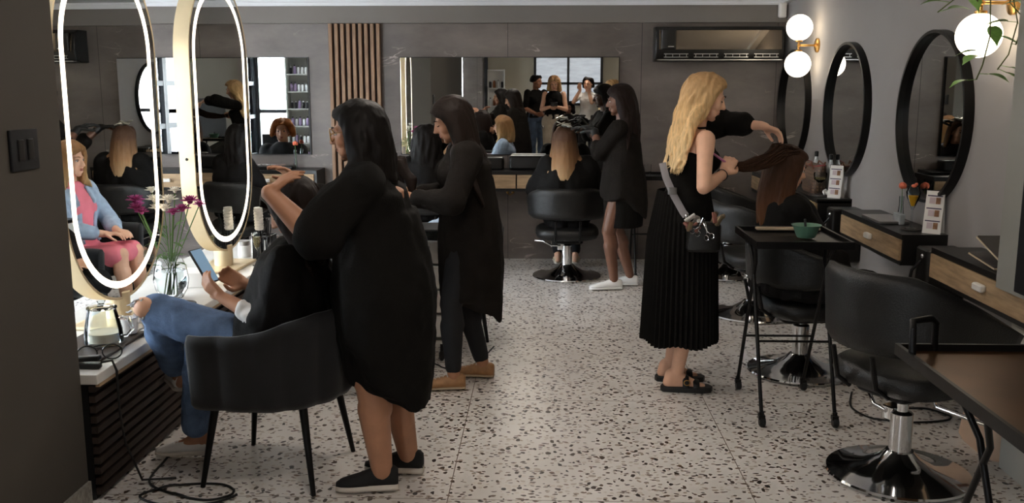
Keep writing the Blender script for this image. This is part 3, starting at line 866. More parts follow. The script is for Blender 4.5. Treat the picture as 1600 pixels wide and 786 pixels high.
# drawer trolley between the two stylists
tx, ty = -.69, 5.5
t = thing('drawer_trolley', 'white drawer trolley with black top between two stylists', 'trolley', (tx, ty, 0))
MB().rbox((tx, ty, .775), (.26, .30, .02), .02).build('top', M['black'], t)
MB().box((tx - .115, ty, .44), (.012, .27, .65)).box((tx + .115, ty, .44), (.012, .27, .65)).box((tx, ty + .13, .44), (.24, .012, .65)).box((tx, ty, .12), (.24, .27, .02)).build('body', M['white'], t, smooth=False)
for k in range(4):
    d = MB().rbox((tx, ty - .145, .22 + k * .145), (.215, .026, .13), .01).build('drawer', M['white'], t)
    MB().box((tx, ty - .162, .25 + k * .145), (.09, .010, .012)).build('handle', M['steel'], d, smooth=False)
for sx_ in (-1, 1):
    for sy_ in (-1, 1):
        MB().ell((tx + sx_ * .1, ty + sy_ * .11, .034), (.018, .033, .033)).tube([(tx + sx_ * .1, ty + sy_ * .11, .05), (tx + sx_ * .1, ty + sy_ * .11, .12)], .010).build('caster', M['cable'], t)
# ------------------------------------------------------------------ people
UP = Vector((0, 0, 1))


def yv(deg): a = math.radians(deg); return Vector((math.cos(a), math.sin(a), 0))


def ik(a, c, l1, l2, pole):
    a = Vector(a); c = Vector(c); d = c - a; L = d.length
    if L > (l1 + l2) * .999: c = a + d.normalized() * (l1 + l2) * .999; d = c - a; L = d.length
    L = max(L, abs(l1 - l2) + .001)
    x = (l1 * l1 - l2 * l2 + L * L) / (2 * L); h = math.sqrt(max(0, l1 * l1 - x * x))
    n = d.normalized(); p = Vector(pole) - n * Vector(pole).dot(n)
    p = p.normalized() if p.length > 1e-5 else n.orthogonal().normalized()
    return a + n * x + p * h, c


class Fig: pass


def skeleton(pel, neck, yh, ysh, head, hy, hp, s=1., g=1., ankles=None, toes=None, knees=None, wrists=None, elbows=None, shw=.165, roll=0.):
    """joints in metres; angles in degrees; [L, R] pairs"""
    F = Fig(); F.s = s; F.g = g
    F.pel = Vector(pel); F.neck = Vector(neck); F.yh = yh; F.ysh = ysh
    F.fh = yv(yh); F.lh = yv(yh + 90); F.fs = yv(ysh); F.ls = yv(ysh + 90)
    F.spine = (F.neck - F.pel).normalized()
    F.head = Vector(head)
    f = yv(hy); l = yv(hy + 90); a = math.radians(hp)
    F.hf = (f * math.cos(a) + UP * math.sin(a)).normalized(); F.hl = l; F.hu = F.hf.cross(l) * 1.0
    if F.hu.z < 0: F.hu = -F.hu
    if roll:
        q = Quaternion(F.hf, math.radians(roll)); F.hl = q @ F.hl; F.hu = q @ F.hu
    F.hips = [F.pel + F.lh * .088 * s * sg - UP * .03 * s for sg in (1, -1)]
    top = F.pel.lerp(F.neck, .9)
    F.sho = [top + F.ls * shw * s * sg * (.7 + .3 * g) for sg in (1, -1)]
    F.ank = []; F.kne = []; F.toe = []
    for i in (0, 1):
        pole = knees[i] if knees else (F.fh * 1 + F.lh * (.15 if i == 0 else -.15))
        k, a_ = ik(F.hips[i], ankles[i], .42 * s, .41 * s, pole)
        F.kne.append(k); F.ank.append(a_); F.toe.append(toes[i] if toes else yh)
    F.elb = []; F.wri = []
    for i in (0, 1):
        pole = elbows[i] if elbows else (-F.fs - UP)
        e, w_ = ik(F.sho[i], wrists[i], .285 * s, .25 * s, pole)
        F.elb.append(e); F.wri.append(w_)
    return F


TORSO = [(-.17, .10, .085), (-.1, .155, .105), (.0, .172, .115), (.18, .160, .105), (.38, .132, .092), (.58, .142, .105), (.76, .160, .105), (.88, .150, .085), (.95, .105, .066), (1.02, .058, .055)]


def torso_rings(F, d=0., prof=TORSO, n=28, t0=-9, t1=9):
    rings = []
    L = (F.neck - F.pel)
    for t, rx, ry in prof:
        if t < t0 or t > t1: continue
        u = max(0, min(1, t))
        l = (F.lh.lerp(F.ls, u)).normalized()
        up = (UP.lerp(F.spine, max(0, min(1, t * 3 + .5)))).normalized()
        l = (l - up * l.dot(up)).normalized(); f = l.cross(up)
        if f.dot(F.fh.lerp(F.fs, u)) < 0: f = -f
        g = 1 + (F.g - 1) * (1 if t < .85 else .35)
        c = F.pel + L * t
        rings.append([c + l * math.cos(a) * (rx * F.s * g + d) + f * math.sin(a) * (ry * F.s * g * (1.08 if t < .8 else 1) + d) for a in [2 * PI * j / n for j in range(n)]])
    return rings


def add_torso(mb, F, d=0., bust=.05, **k):
    mb.loft(torso_rings(F, d, **k))
    if bust and k.get('t1', 9) > .7:
        for sg in (1, -1):
            c = F.pel.lerp(F.neck, .66) + F.ls * sg * .07 * F.s + F.fs * .075 * F.s * F.g
            mb.ell(c, ((bust + d * .8) * F.s * F.g * 1.1,) * 3)
    if k.get('t0', -9) < 0:   # seat
        for sg in (1, -1):
            c = F.pel + F.lh * sg * .065 * F.s - F.fh * .05 * F.s * F.g - UP * .03
            mb.ell(c, ((.085 * F.g + d) * F.s,) * 3)


def add_leg(mb, F, i, d=0., k0=0., k1=1., foot=False):
    s, g = F.s, 1 + (F.g - 1) * .9
    H, K, A = F.hips[i], F.kne[i], F.ank[i]
    if k0 < .5:
        mb.cap(H.lerp(K, k0 * 2), K if k1 > .5 else H.lerp(K, k1 * 2), (.088 - .03 * k0 * 2) * s * g + d, .054 * s * g + d)
    if k1 > .5:
        a = max(0, k0 * 2 - 1); b = k1 * 2 - 1
        m = K.lerp(A, .3) - (F.fh * .012 * s if a < .3 else Vector())
        if a < .3: mb.cap(K, m, .050 * s * g + d, .053 * s * g + d)
        if b > .3: mb.cap(K.lerp(A, max(a, .3)), K.lerp(A, b), (.053 if a < .3 else .045) * s * g + d, (.053 - .019 * b) * s * g + d)
    if foot:
        f = yv(F.toe[i])
        mb.cap(A - f * .03 * s, A - f * .045 * s - UP * .045 * s, .034 * s, .03 * s)
        mb.cap(A - f * .01 * s - UP * .01, A + f * .1 * s - UP * .055 * s, .035 * s, .026 * s)
        mb.cap(A - UP * .05 * s - f * .03 * s, A + f * .14 * s - UP * .062 * s, .028 * s, .017 * s)


def add_arm(mb, F, i, d=0., k0=0., k1=1., puff=0.):
    s, g = F.s, 1 + (F.g - 1) * .8
    S, E, W = F.sho[i], F.elb[i], F.wri[i]
    if k0 < .5:
        if k0 < .05: mb.cap(S, S.lerp(E, .25), .052 * s * g + d, .047 * s * g + d)
        q = E if k1 >= .5 else S.lerp(E, k1 * 2)
        mb.cap(S.lerp(E, k0 * 2), q, .046 * s * g + d, .037 * s * g + d + puff)
    if k1 > .5:
        a = max(0, k0 * 2 - 1); b = k1 * 2 - 1
        m1 = E.lerp(W, .3)
        if a < .3: mb.cap(E.lerp(W, a), m1 if b > .3 else E.lerp(W, b), .037 * s * g + d + puff, .038 * s * g + d + puff)
        if b > .3: mb.cap(E.lerp(W, max(a, .3)), E.lerp(W, b), .038 * s * g + d + puff * .7, (.038 - .013 * b) * s * g + d + puff * .4)


def add_hand(mb, F, i, dirv, palm, curl=.5, spread=.12, thumb=.6, sz=1., curls=None):
    """dirv: along the hand; palm: out of the palm; thumb leaves on the side given by handedness"""
    s = F.s * sz; W = F.wri[i]; d = Vector(dirv).normalized(); n = Vector(palm); n = (n - d * n.dot(d)).normalized()
    side = d.cross(n) * (1 if i == 0 else -1)      # towards the thumb
    F_tips = []
    mb.cap(W - d * .01, W + d * .02 * s, .024 * s, .024 * s)
    lens = (.070, .078, .072, .056); offs = (.030, .010, -.010, -.029)
    for k in range(4):
        kn = W + d * (.088 - .004 * abs(k - 1)) * s + side * offs[k] * s
        mb.cap(W + d * .02 * s + side * offs[k] * .6 * s, kn, .0135 * s, .0115 * s)
        if k < 3: mb.cap(W + d * .045 * s + side * (offs[k] - .01) * s, kn - side * .01 * s - d * .006, .0125 * s, .010 * s)
        cu = (curls[k] if curls else curl)
        dd = (d + side * spread * (1.5 - k) * .5).normalized(); p = kn; r = .0098 * s
        for q, fr in enumerate((.45, .3, .25)):
            ang = cu * (0.7, 1.1, .7)[q]
            dd = (dd * math.cos(ang) + n * math.sin(ang)); dd.normalize()
            nn = n - dd * n.dot(dd)
            q2 = p + dd * lens[k] * fr * s; mb.cap(p, q2, r, r * .9, n=10, k=3); p = q2; r *= .9
            n_ = (n * math.cos(ang) - (dd) * 0); 
    b0 = W + d * .022 * s + side * .022 * s
    t1 = b0 + (d * .55 + side * .6 + n * .25).normalized() * .042 * s
    t2 = t1 + (d * .8 + side * (.45 - thumb * .6) + n * (.2 + thumb * .6)).normalized() * .032 * s
    t3 = t2 + (d * .9 - side * thumb * .4 + n * (.2 + thumb * .5)).normalized() * .026 * s
    mb.cap(b0, t1, .015 * s, .0125 * s, n=10); mb.cap(t1, t2, .0115 * s, .0105 * s, n=10); mb.cap(t2, t3, .0105 * s, .0085 * s, n=10)


def HP(F, l, f, u): return F.head + (F.hl * l + F.hf * f + F.hu * u) * F.s


def add_head(mb, F, face=True):
    s = F.s; Mx = Matrix((F.hl, F.hf, F.hu)).transposed()
    E = lambda c, r, n=18, m=12: mb.ell(HP(F, *c), (r[0] * s, r[1] * s, r[2] * s), Mx, n, m)
    E((0, -.012, .034), (.073, .092, .080)); E((0, .028, -.015), (.062, .064, .085)); E((0, .030, -.066), (.048, .048, .040)); E((0, .066, -.094), (.024, .02, .017))
    mb.cap(F.neck - F.spine * .02, HP(F, 0, -.018, -.05), .056 * s, .050 * s)
    mb.cap(HP(F, 0, .088, .016), HP(F, 0, .108, -.022), .0085 * s, .012 * s, n=10); E((0, .109, -.025), (.0125, .013, .011))
    for sg in (1, -1):
        E((sg * .011, .100, -.029), (.009, .011, .008)); mb.cap(HP(F, sg * .012, .085, .027), HP(F, sg * .042, .070, .024), .010 * s, .009 * s, n=8)
        E((sg * .037, .058, -.028), (.024, .026, .026)); E((sg * .075, -.006, -.004), (.009, .019, .031))
        E((sg * .03, .05, -.07), (.026, .03, .026))
    mb.cap(HP(F, -.014, .086, -.052), HP(F, .014, .086, -.052), .0085 * s, .0085 * s, n=8)
    mb.cap(HP(F, -.012, .083, -.063), HP(F, .012, .083, -.063), .0095 * s, .0095 * s, n=8)


def face(F, root, brow, closed=False, lip=None, beard=None):
    s = F.s; Mx = Matrix((F.hl, F.hf, F.hu)).transposed()
    for sg in (1, -1):
        if closed:
            MB().tube([HP(F, sg * (.018 + .024 * k / 5), .0865 - .010 * k / 5 * k / 5, .004 - .004 * math.sin(PI * k / 5)) for k in range(6)], .0022 * s, 6).build('eyelashes', M['eye'], root)
        else:
            e = MB().ell(HP(F, sg * .031, .0755, .006), (.0125 * s, .0105 * s, .0075 * s), Mx).build('eye', M['eyewhite'], root)
            MB().ell(HP(F, sg * .031, .0845, .005), (.0055 * s, .003 * s, .0058 * s), Mx).build('iris', M['eye'], e)
            MB().tube([HP(F, sg * (.019 + .025 * k / 5), .0865 - .008 * (k / 5) ** 2, .010 + .004 * math.sin(PI * k / 5)) for k in range(6)], .002 * s, 6).build('eyelashes', M['eye'], root)
        MB().tube([HP(F, sg * (.013 + .033 * k / 5), .0945 - .017 * (k / 5) ** 2, .029 + .006 * math.sin(PI * k / 6)) for k in range(6)], [.002 * s, .003 * s, .0034 * s, .003 * s, .0024 * s, .0012 * s], 6).build('eyebrow', brow, root)
    MB().ell(HP(F, 0, .0915, -.0515), (.019 * s, .0055 * s, .0042 * s), Mx).ell(HP(F, 0, .0905, -.0615), (.017 * s, .006 * s, .0055 * s), Mx).build('lips', lip or M['lip'], root)


def fig_root(F, label, group=None, cat='person'):
    return thing('person', label, cat, (F.pel.x, F.pel.y, 0), group)


def hair(F, root, m, length=.3, n=170, r=.010, seed=1, wave=0., wf=18., cols=(), zend=None, puff=.012, back=0., part=0., fringe=False, hang=1.0, side_clear=.064, tipv=.04, cap_=True, name='hair', step=.022, spread=0., fmax=.05, vox=.0065, fat=1.35, flow=None):
    if flow is None: flow = fmax
    rnd = random.Random(seed); s = F.s; mb = MB()
    c0 = F.head + F.hu * .030 * s - F.hf * .008 * s
    Rr = (.080 * s, .101 * s, .089 * s)
    col = list(cols)
    # shoulders and back keep the hair outside
    col += [(F.sho[0].lerp(F.neck, .15), F.sho[1].lerp(F.neck, .15), .052 * s), (F.neck - F.spine * .08, F.pel.lerp(F.neck, .45), .10 * s * (.6 + .4 * F.g)), (F.neck - UP * .03, F.head - F.hu * .03, .056 * s)]
    if cap_:
        Mx = Matrix((F.hl, F.hf, F.hu)).transposed()
        rings = []
        for i in range(15):
            e = PI / 2 - i / 14 * (PI * .66); ring = []
            for j in range(32):
                a = 2 * PI * j / 32
                az = abs((a + PI) % (2 * PI) - PI)     # 0 = forward
                el = max(e, (.72 if fringe else .62) - 1.5 * max(0, (az - .7)) ** 1.0 if az < 2 else -1.6)
                q = Vector((math.sin(a) * math.cos(el), math.cos(a) * math.cos(el), math.sin(el)))
                p = (F.hl * q.x * Rr[0] + F.hf * q.y * Rr[1] + F.hu * q.z * Rr[2]) * 1.02
                ring.append(c0 + p)
            rings.append(ring)
        mb.loft(rings)
    tries = 0; made = 0
    while made < n and tries < n * 20:
        tries += 1
        z = rnd.uniform(-.35, 1); a = rnd.uniform(-PI, PI); el = math.asin(z)
        az = abs(a)
        lim = .62 if az < .6 else (.62 - 1.35 * (az - .6) if az < 1.4 else -.35)
        if el < lim: continue
        q = Vector((math.sin(a) * math.cos(el), math.cos(a) * math.cos(el), math.sin(el)))
        loc = lambda v: F.hl * v.x + F.hf * v.y + F.hu * v.z
        lay = rnd.uniform(0, puff)
        p = c0 + loc(Vector((q.x * Rr[0], q.y * Rr[1], q.z * Rr[2])))
        sx_ = 1 if q.x > part * .08 else -1
        side = F.hl * sx_
        frontness = max(0, q.y)
        d = (side * (1.0 * max(0, q.z) * max(.1, min(1, q.y * 1.6 + .6))) - F.hf * .6 * max(0, q.z) + F.hu * .1).normalized()
        ph = rnd.uniform(0, 6.28); L = length * rnd.uniform(.88, 1.04)
        path = [p.copy()]; tot = 0; side2 = Vector((rnd.uniform(-1, 1), rnd.uniform(-1, 1), 0)) * spread
        while tot < L + .12 * max(0, q.z):
            want = -UP * hang + side * .25 * frontness - F.hf * (.05 + back) * (1 if p.z > F.head.z - .1 else .25) + side2 * (.3 if p.z < F.head.z - .1 else 0)
            v = p - c0
            if v.dot(F.hf) > fmax * s and v.dot(F.hu) < .085 * s and abs(v.dot(F.hl)) < side_clear * s: want = want + side * 1.3 - F.hf * .9
            d = d.lerp(want.normalized(), .36).normalized()
            p = p + d * step; tot += step
            v = p - c0; x_, y_, z_ = v.dot(F.hl), v.dot(F.hf), v.dot(F.hu)
            # face stays clear
            fm = fmax + (flow - fmax) * max(0, min(1, (-z_ - .03) / .06))
            if z_ < .05 * s and y_ > fm * s:
                y_ = max(fm * s, y_ - .012)
                if abs(x_) < side_clear * s: x_ = (side_clear * s) * (1 if x_ > 0 else -1)
            R2 = [k + lay + .004 for k in Rr]
            rr = math.sqrt((x_ / R2[0]) ** 2 + (y_ / R2[1]) ** 2 + (z_ / R2[2]) ** 2)
            if (rr < 1 or z_ > -.005 * s) and rr > 1e-3: x_, y_, z_ = x_ / rr, y_ / rr, z_ / rr
            p = c0 + F.hl * x_ + F.hf * y_ + F.hu * z_
            if z_ > -.005 * s: d = (p - path[-1]).normalized()
            for A, B, cr_ in col:
                ab = B - A; t = max(0, min(1, (p - A).dot(ab) / max(1e-9, ab.dot(ab)))); cc = A + ab * t; dv = p - cc
                if dv.length < cr_ + lay + .006 and dv.length > 1e-5: p = cc + dv.normalized() * (cr_ + lay + .006)
            if zend is not None and p.z < zend + rnd.uniform(-.02, .02): break
            path.append(p.copy())
        if len(path) < 3: continue
        m_ = len(path); out = []
        for i, p in enumerate(path):
            k = i / (m_ - 1); am = wave * min(1, k * 2)
            out.append(p + (F.hl * math.sin(ph + i * step * wf) + F.hf * math.cos(ph * 1.7 + i * step * wf * .9)) * am)
        rs = [r * (.55 + .45 * min(1, i / 2)) * (1 if i < m_ * .75 else max(.15, 1 - (i - m_ * .75) / (m_ * .25) * .8)) for i in range(m_)]
        mb.tube(out, [q * fat for q in rs], 6, flat=.6, up=(out[1] - c0))
        made += 1
    return voxel(mb, name, m, root, vox, 2)


def skirt_rings(F, zs, prof, hem=None, n=44, fold=0., nf=7, c=None, seed=0., lean=None):
    """prof: list of (z, rx, ry, forward shift)"""
    rings = []
    for k, (z, rx, ry, fs) in enumerate(prof):
        ring = []; amp = fold * k / (len(prof) - 1)
        for j in range(n):
            a = 2 * PI * j / n
            rr = 1 + amp * math.sin(nf * a + seed) + amp * .6 * math.sin((nf * 2 + 1) * a + seed * 2)
            cc = Vector((F.pel.x, F.pel.y, 0)) + F.fh * fs
            p = cc + F.lh * math.cos(a) * rx * rr + F.fh * math.sin(a) * ry * rr
            zz = z
            if hem and k == len(prof) - 1: zz = z + hem(a)
            if hem and k == len(prof) - 2: zz = z + hem(a) * .6
            ring.append(Vector((p.x, p.y, zz)))
        rings.append(ring)
    return rings


def shoe(F, i, root, upper, sole, h=.075, L=1., name='shoe', sole_h=.025, label=None, laces=None):
    A = F.ank[i]; f = yv(F.toe[i]); l = yv(F.toe[i] + 90); s = F.s
    z0 = A.z - .085 * s
    base = Vector((A.x, A.y, z0))
    ln = [(-.065, .024), (-.05, .034), (-.01, .036), (.05, .039), (.10, .046), (.14, .045), (.17, .036), (.19, .018)]
    tops = [v * (1 + (h - .075) * 6) for v in (.075, .085, .088, .075, .058, .048, .040, .030)]
    def rings(h0, h1f, k):
        rr = []
        for (x, w_), tp in zip(ln, tops):
            h1 = h1f(tp); ring = []
            for j in range(16):
                a = 2 * PI * j / 16; cy = math.cos(a); sz_ = math.sin(a)
                ring.append(base + f * x * s * L + l * cy * (w_ + k) * s * (1 if sz_ < .2 else .82) + UP * ((h0 + h1) / 2 + (h1 - h0) / 2 * max(-1, min(1, sz_ * 1.25))) * s)
            rr.append(ring)
        return rr
    o = MB().loft(rings(sole_h * .6, lambda t: t, 0)).build(name, upper, root, smooth='all', label=label)
    MB().loft(rings(.002, lambda t: sole_h, .004)).build('sole', sole, o, smooth='all')
    if laces:
        for k in range(4):
            x = .035 + k * .022; z = .082 - k * .008
            MB().tube([base + f * x * s + l * -.022 * s + UP * (z - .008) * s, base + f * (x + .004) * s + UP * z * s, base + f * x * s + l * .022 * s + UP * (z - .008) * s], .003, 6).build('lace', laces, o)
    return o


def bust_mesh(F, root, m, vox=.006, arms=(0, 1), legs=False, hands=None, feet=False, bare=True, head=True, body=True):
    mb = MB()
    if body: add_torso(mb, F, 0., bust=.045)
    for i in arms: add_arm(mb, F, i)
    for i in (0, 1): add_leg(mb, F, i, foot=feet)
    if head: add_head(mb, F)
    if hands:
        for i, kw in hands.items(): add_hand(mb, F, i, **kw)
    return voxel(mb, 'body', m, root, vox, 2)


# ---- stylist with glasses, black shirt dress (nearest stylist)
F = skeleton((-.64, 3.66, .872), (-.690, 3.63, 1.285), 183, 186, (-.712, 3.63, 1.42), 176, -8, s=.92, g=1.38,
             ankles=[(-.635, 3.57, .085), (-.555, 3.74, .085)], toes=[186, 175],
             wrists=[(-.99, 3.40, 1.215), (-1.0, 3.86, 1.20)], elbows=[Vector((0, -.25, -1)), Vector((.2, .6, -1))])
P1 = fig_root(F, 'person in glasses and loose black shirt dress styling a seated client, dark bob')
bust_mesh(F, P1, M['skinA'], .0058, hands={0: dict(dirv=(.70, .25, .62), palm=(.5, .4, -.75), curl=.35), 1: dict(dirv=(-.5, -.3, .6), palm=(-.3, -.4, -.8), curl=.45)})
face(F, P1, M['hair_black'])
mb = MB(); add_torso(mb, F, .015, bust=.06)
add_arm(mb, F, 0, .026, 0, .46, puff=.022); add_arm(mb, F, 1, .026, 0, .8)
mb.ell(F.pel.lerp(F.neck, .60) + F.fs * .01, (.125, .20, .18))
def hem(a):
    a = (a + PI) % (2 * PI) - PI
    if a <= .8: return .25 * max(0., 1 - (.8 - a) / 1.35) - .02
    return max(.25 * (1 - (a - .8) / .22), .08 if a < 2.4 else .02)



mb.loft(skirt_rings(F, None, [(1.12, .19, .150, 0), (.95, .225, .18, -.01), (.80, .245, .205, -.02), (.62, .238, .200, -.025), (.48, .222, .185, -.025), (.37, .205, .168, -.025)], hem, fold=.03, nf=5))
voxel(mb, 'shirt_dress', M['cloth'], P1, .010, 3, folds(.022, 7, 2.6, .005, 22))
mb = MB(); q = F.neck
mb.tube([q + F.ls * .062 * math.cos(a) + F.fs * .066 * math.sin(a) + UP * (.012 - .03 * math.sin(a)) for a in [2 * PI * k / 24 for k in range(25)]], .016, 8, up=(0, 0, 1)).build('collar', M['cloth'], P1)
hair(F, P1, M['hair_black'], .27, 330, .015, 11, wave=.010, wf=24, zend=1.235, puff=.010, side_clear=.076, fmax=.012)
g = MB()
for sg in (1, -1):
    ct = HP(F, sg * .034, .100, .003)
    g.tube([ct + F.hl * .029 * math.cos(a) * F.s + F.hu * .027 * math.sin(a) * F.s - F.hf * .006 * abs(math.cos(a)) for a in [2 * PI * k / 20 for k in range(21)]], .0024, 6)
    g.tube([HP(F, sg * .06, .096, .008), HP(F, sg * .078, .06, .010), HP(F, sg * .080, -.01, .008)], .0016, 6)
g.tube([HP(F, -.010, .105, .006), HP(F, 0, .110, .010), HP(F, .010, .105, .006)], .0016, 6)
g.build('spectacles', M['brass'], P1)
M['shoe_black'] = mat('black_canvas_shoe', (26, 25, 25), .8, var=.15); M['sole_white'] = mat('off_white_sole', (214, 204, 192), .6, var=.05)
for i in (0, 1): shoe(F, i, P1, M['shoe_black'], M['sole_white'], name='sneaker', sole_h=.036, h=.115, L=1.05, laces=M['shoe_black'])
A = F.ank[0]
MB().tube([A + UP * .05 + Vector((math.cos(a), math.sin(a), 0)) * .0345 for a in [PI * 1.1 + k / 8 * 1.1 for k in range(9)]], .0022, 6).build('ankle_tattoo', M['hair_black'], P1)

# ---- second stylist, very long dark hair
F = skeleton((-.40, 5.03, .86), (-.42, 4.98, 1.285), 183, 190, (-.475, 4.95, 1.415), 188, -22, s=.92, g=1.12,
             ankles=[(-.47, 4.86, .085), (-.33, 5.08, .085)], toes=[185, 172],
             wrists=[(-.655, 4.80, 1.03), (-.67, 5.08, 1.02)], elbows=[Vector((.1, -.7, -1)), Vector((0, .6, -1))])
P2 = fig_root(F, 'person with very long straight dark hair in long black shirt and tan brogues')
bust_mesh(F, P2, M['skinA'], .0065, hands={0: dict(dirv=(-.9, .3, .1), palm=(0, 1, 0), curl=.5), 1: dict(dirv=(-.9, -.3, .1), palm=(0, -1, 0), curl=.5)})
face(F, P2, M['hair_black'], closed=True)
mb = MB(); add_torso(mb, F, .02, bust=.05); add_arm(mb, F, 0, .024, 0, .93); add_arm(mb, F, 1, .024, 0, .93)
hem = lambda a: .13 * abs(math.cos(a)) ** 5 + (.10 if math.sin(a) > 0 else -.04) * abs(math.sin(a)) ** 2
mb.loft(skirt_rings(F, None, [(1.12, .175, .135, 0), (.95, .185, .155, -.01), (.80, .195, .17, -.015), (.62, .195, .175, -.02), (.48, .19, .17, -.02), (.37, .185, .165, -.02)], hem, fold=.05, nf=5))
voxel(mb, 'long_shirt', M['cloth2'], P2, .010, 3, folds(.012, 8, 2.2, .003, 30))
mb = MB()
for i in (0, 1): add_leg(mb, F, i, .007, 0, .95)
voxel(mb, 'leggings', M['legging'], P2, .008, 2, folds(.003, 14, 8))
hair(F, P2, M['hair_brown'], .60, 330, .014, 12, wave=.003, zend=1.0, puff=.010, side_clear=.074, back=.08, fmax=.03)
M['tan'] = mat('tan_leather', (172, 128, 88), .5, var=.15, scale=30); M['tansole'] = mat('pale_crepe_sole', (196, 176, 148), .7, var=.1)
for i in (0, 1): shoe(F, i, P2, M['tan'], M['tansole'], name='brogue', sole_h=.018, L=1.05, laces=M['sole_white'])

# ---- seated client in front: ripped jeans, cape, phone
F = skeleton((-.98, 3.77, .50), (-.985, 3.72, .975), 178, 178, (-.99, 3.70, 1.115), 185, -30, s=.90, g=1.1,
             ankles=[(-1.50, 3.88, .095), (-1.655, 3.82, .27)], toes=[184, 190], knees=[Vector((-.5, .1, 1)), Vector((-.6, -.2, 1))],
             wrists=[(-1.27, 3.66, .765), (-1.235, 3.86, .775)], elbows=[Vector((1.2, -.45, -.7)), Vector((1.2, .5, -.7))])
# crossed leg: knee raised over the other
F.kne[0] = Vector((-1.43, 3.84, .52)); F.ank[0] = Vector((-1.50, 3.88, .095))
F.kne[1] = Vector((-1.53, 3.76, .665)); F.ank[1] = Vector((-1.62, 3.66, .60)); 
F.hips = [Vector((-1.06, 3.86, .50)), Vector((-1.06, 3.69, .52))]
F.kne[1] = Vector((-1.57, 3.74, .685)); F.ank[1] = Vector((-1.60, 3.98, .36)); F.toe[1] = 120
P3 = fig_root(F, 'person with brown hair in black cape and ripped jeans, looking at a phone')
bust_mesh(F, P3, M['skinA'], .006, feet=True, hands={0: dict(dirv=(-.75, .1, .65), palm=(-.1, .8, .6), curl=.55), 1: dict(dirv=(-.8, -.3, .5), palm=(-.2, -.8, .5), curl=.6)})
face(F, P3, M['hair_brown'], closed=True)
mb = MB()
for i in (0, 1): add_leg(mb, F, i, .024, .05, .93)
mb.ell(F.pel, (.17, .17, .11))
voxel(mb, 'jeans', M['denim'], P3, .008, 2, folds(.006, 16, 10, .002, 50))
K = F.kne[1]
mb = MB().ell(K + Vector((-.035, -.048, .03)), (.042, .036, .044), Matrix.Rotation(.3, 3, 'Y')); mb.build('knee_skin', M['skinB'], P3, label='bare knee showing through the rip')
M['fray'] = mat('frayed_white_denim', (206, 208, 214), .9, var=.2, scale=60, bump=.4)
mb = MB()
for q in range(14):
    a = q / 14 * 2 * PI; c = K + Vector((-.045, -.072, .03)) + Vector((.034 * math.sin(a), .008, .040 * math.cos(a))) + Vector((.0, .0, 0))
    mb.tube([c, c + Vector((random.uniform(-.02, .02), -.006, random.uniform(-.02, .01))), c + Vector((random.uniform(-.03, .03), -.004, random.uniform(-.03, .0)))], [.006, .005, .002], 5)
mb.build('rip_fray', M['fray'], P3)
# cape: drapes from the neck over shoulders, arms and lap
mb = MB(); add_torso(mb, F, .028, bust=.06); add_arm(mb, F, 0, .022, 0, .55, puff=.012); add_arm(mb, F, 1, .022, 0, .55, puff=.012)
N = F.neck
def cape_rings(prof, n=40, fold=.05, nf=9, fdir=None, seed=0):
    rings = []
    for k, (x, y, z, rx, ry) in enumerate(prof):
        amp = fold * k / (len(prof) - 1)
        rings.append([(x + rx * math.cos(a) * (1 + amp * math.sin(nf * a + seed)), y + ry * math.sin(a) * (1 + amp * math.sin(nf * a + seed)), z + .015 * math.sin(nf * a) * (k / (len(prof) - 1))) for a in [2 * PI * j / n for j in range(n)]])
    return rings
mb.loft(cape_rings([(-.985, 3.72, 1.0, .07, .07), (-1.0, 3.73, .93, .13, .19), (-1.01, 3.74, .82, .165, .22), (-1.03, 3.75, .70, .20, .23), (-1.05, 3.75, .58, .22, .23)]))
voxel(mb, 'cape', M['cape'], P3, .010, 3, folds(.014, 9, 6, .003, 26))
for i in (0, 1):
    mb = MB().cap(F.elb[i].lerp(F.wri[i], .1), F.elb[i].lerp(F.wri[i], .47), .055, .046)
    voxel(mb, 'sleeve', M['whitecloth'], P3, .007, 1, folds(.008, 30, 30), label='white gathered cuff')
hair(F, P3, M['hair_brown'], .30, 300, .014, 13, wave=.006, puff=.022, side_clear=.07, zend=.83)
for i in (0, 1): shoe(F, i, P3, M['whitecloth'], M['sole_white'], name='sneaker', sole_h=.03, laces=M['whitecloth'])

# ---- client with ombre hair at the wide mirror, seen from behind
F = skeleton((.2, 7.93, .50), (.2, 7.90, .99), 90, 90, (.17, 7.92, 1.14), 95, -5, s=.93, g=1.05,
             ankles=[(.13, 8.27, .13), (.28, 8.27, .13)], toes=[90, 85], knees=[Vector((0, .6, 1))] * 2,
             wrists=[(.10, 8.17, .66), (.32, 8.17, .66)], elbows=[Vector((-1, 0, -.6)), Vector((1, 0, -.6))])
P4 = fig_root(F, 'person with long ombre blonde-tipped hair seated in cape, back turned')
bust_mesh(F, P4, M['skinB'], .009, feet=True)
face(F, P4, M['hair_brown'])
mb = MB(); add_torso(mb, F, .03, bust=.06); add_arm(mb, F, 0, .04, 0, 1.02, puff=.015); add_arm(mb, F, 1, .04, 0, 1.02, puff=.015)
mb.loft(cape_rings([(.2, 7.90, 1.03, .07, .07), (.2, 7.92, .96, .19, .13), (.2, 7.95, .83, .255, .19), (.2, 7.98, .70, .27, .22), (.2, 8.03, .58, .27, .24), (.2, 8.05, .50, .27, .24)]))
voxel(mb, 'cape', M['cape'], P4, .012, 3, folds(.014, 9, 5))
mb = MB()
for i in (0, 1): add_leg(mb, F, i, .014, .1, .95)
voxel(mb, 'trousers', M['legging'], P4, .010, 2, folds(.004, 12, 8))
hair(F, P4, M['hair_ombre'], .56, 220, .011, 14, wave=.003, zend=.83, puff=.012, back=.12, vox=.009)
for i in (0, 1): shoe(F, i, P4, M['tansole'], M['sole_white'], name='shoe', sole_h=.02)
mb = MB()
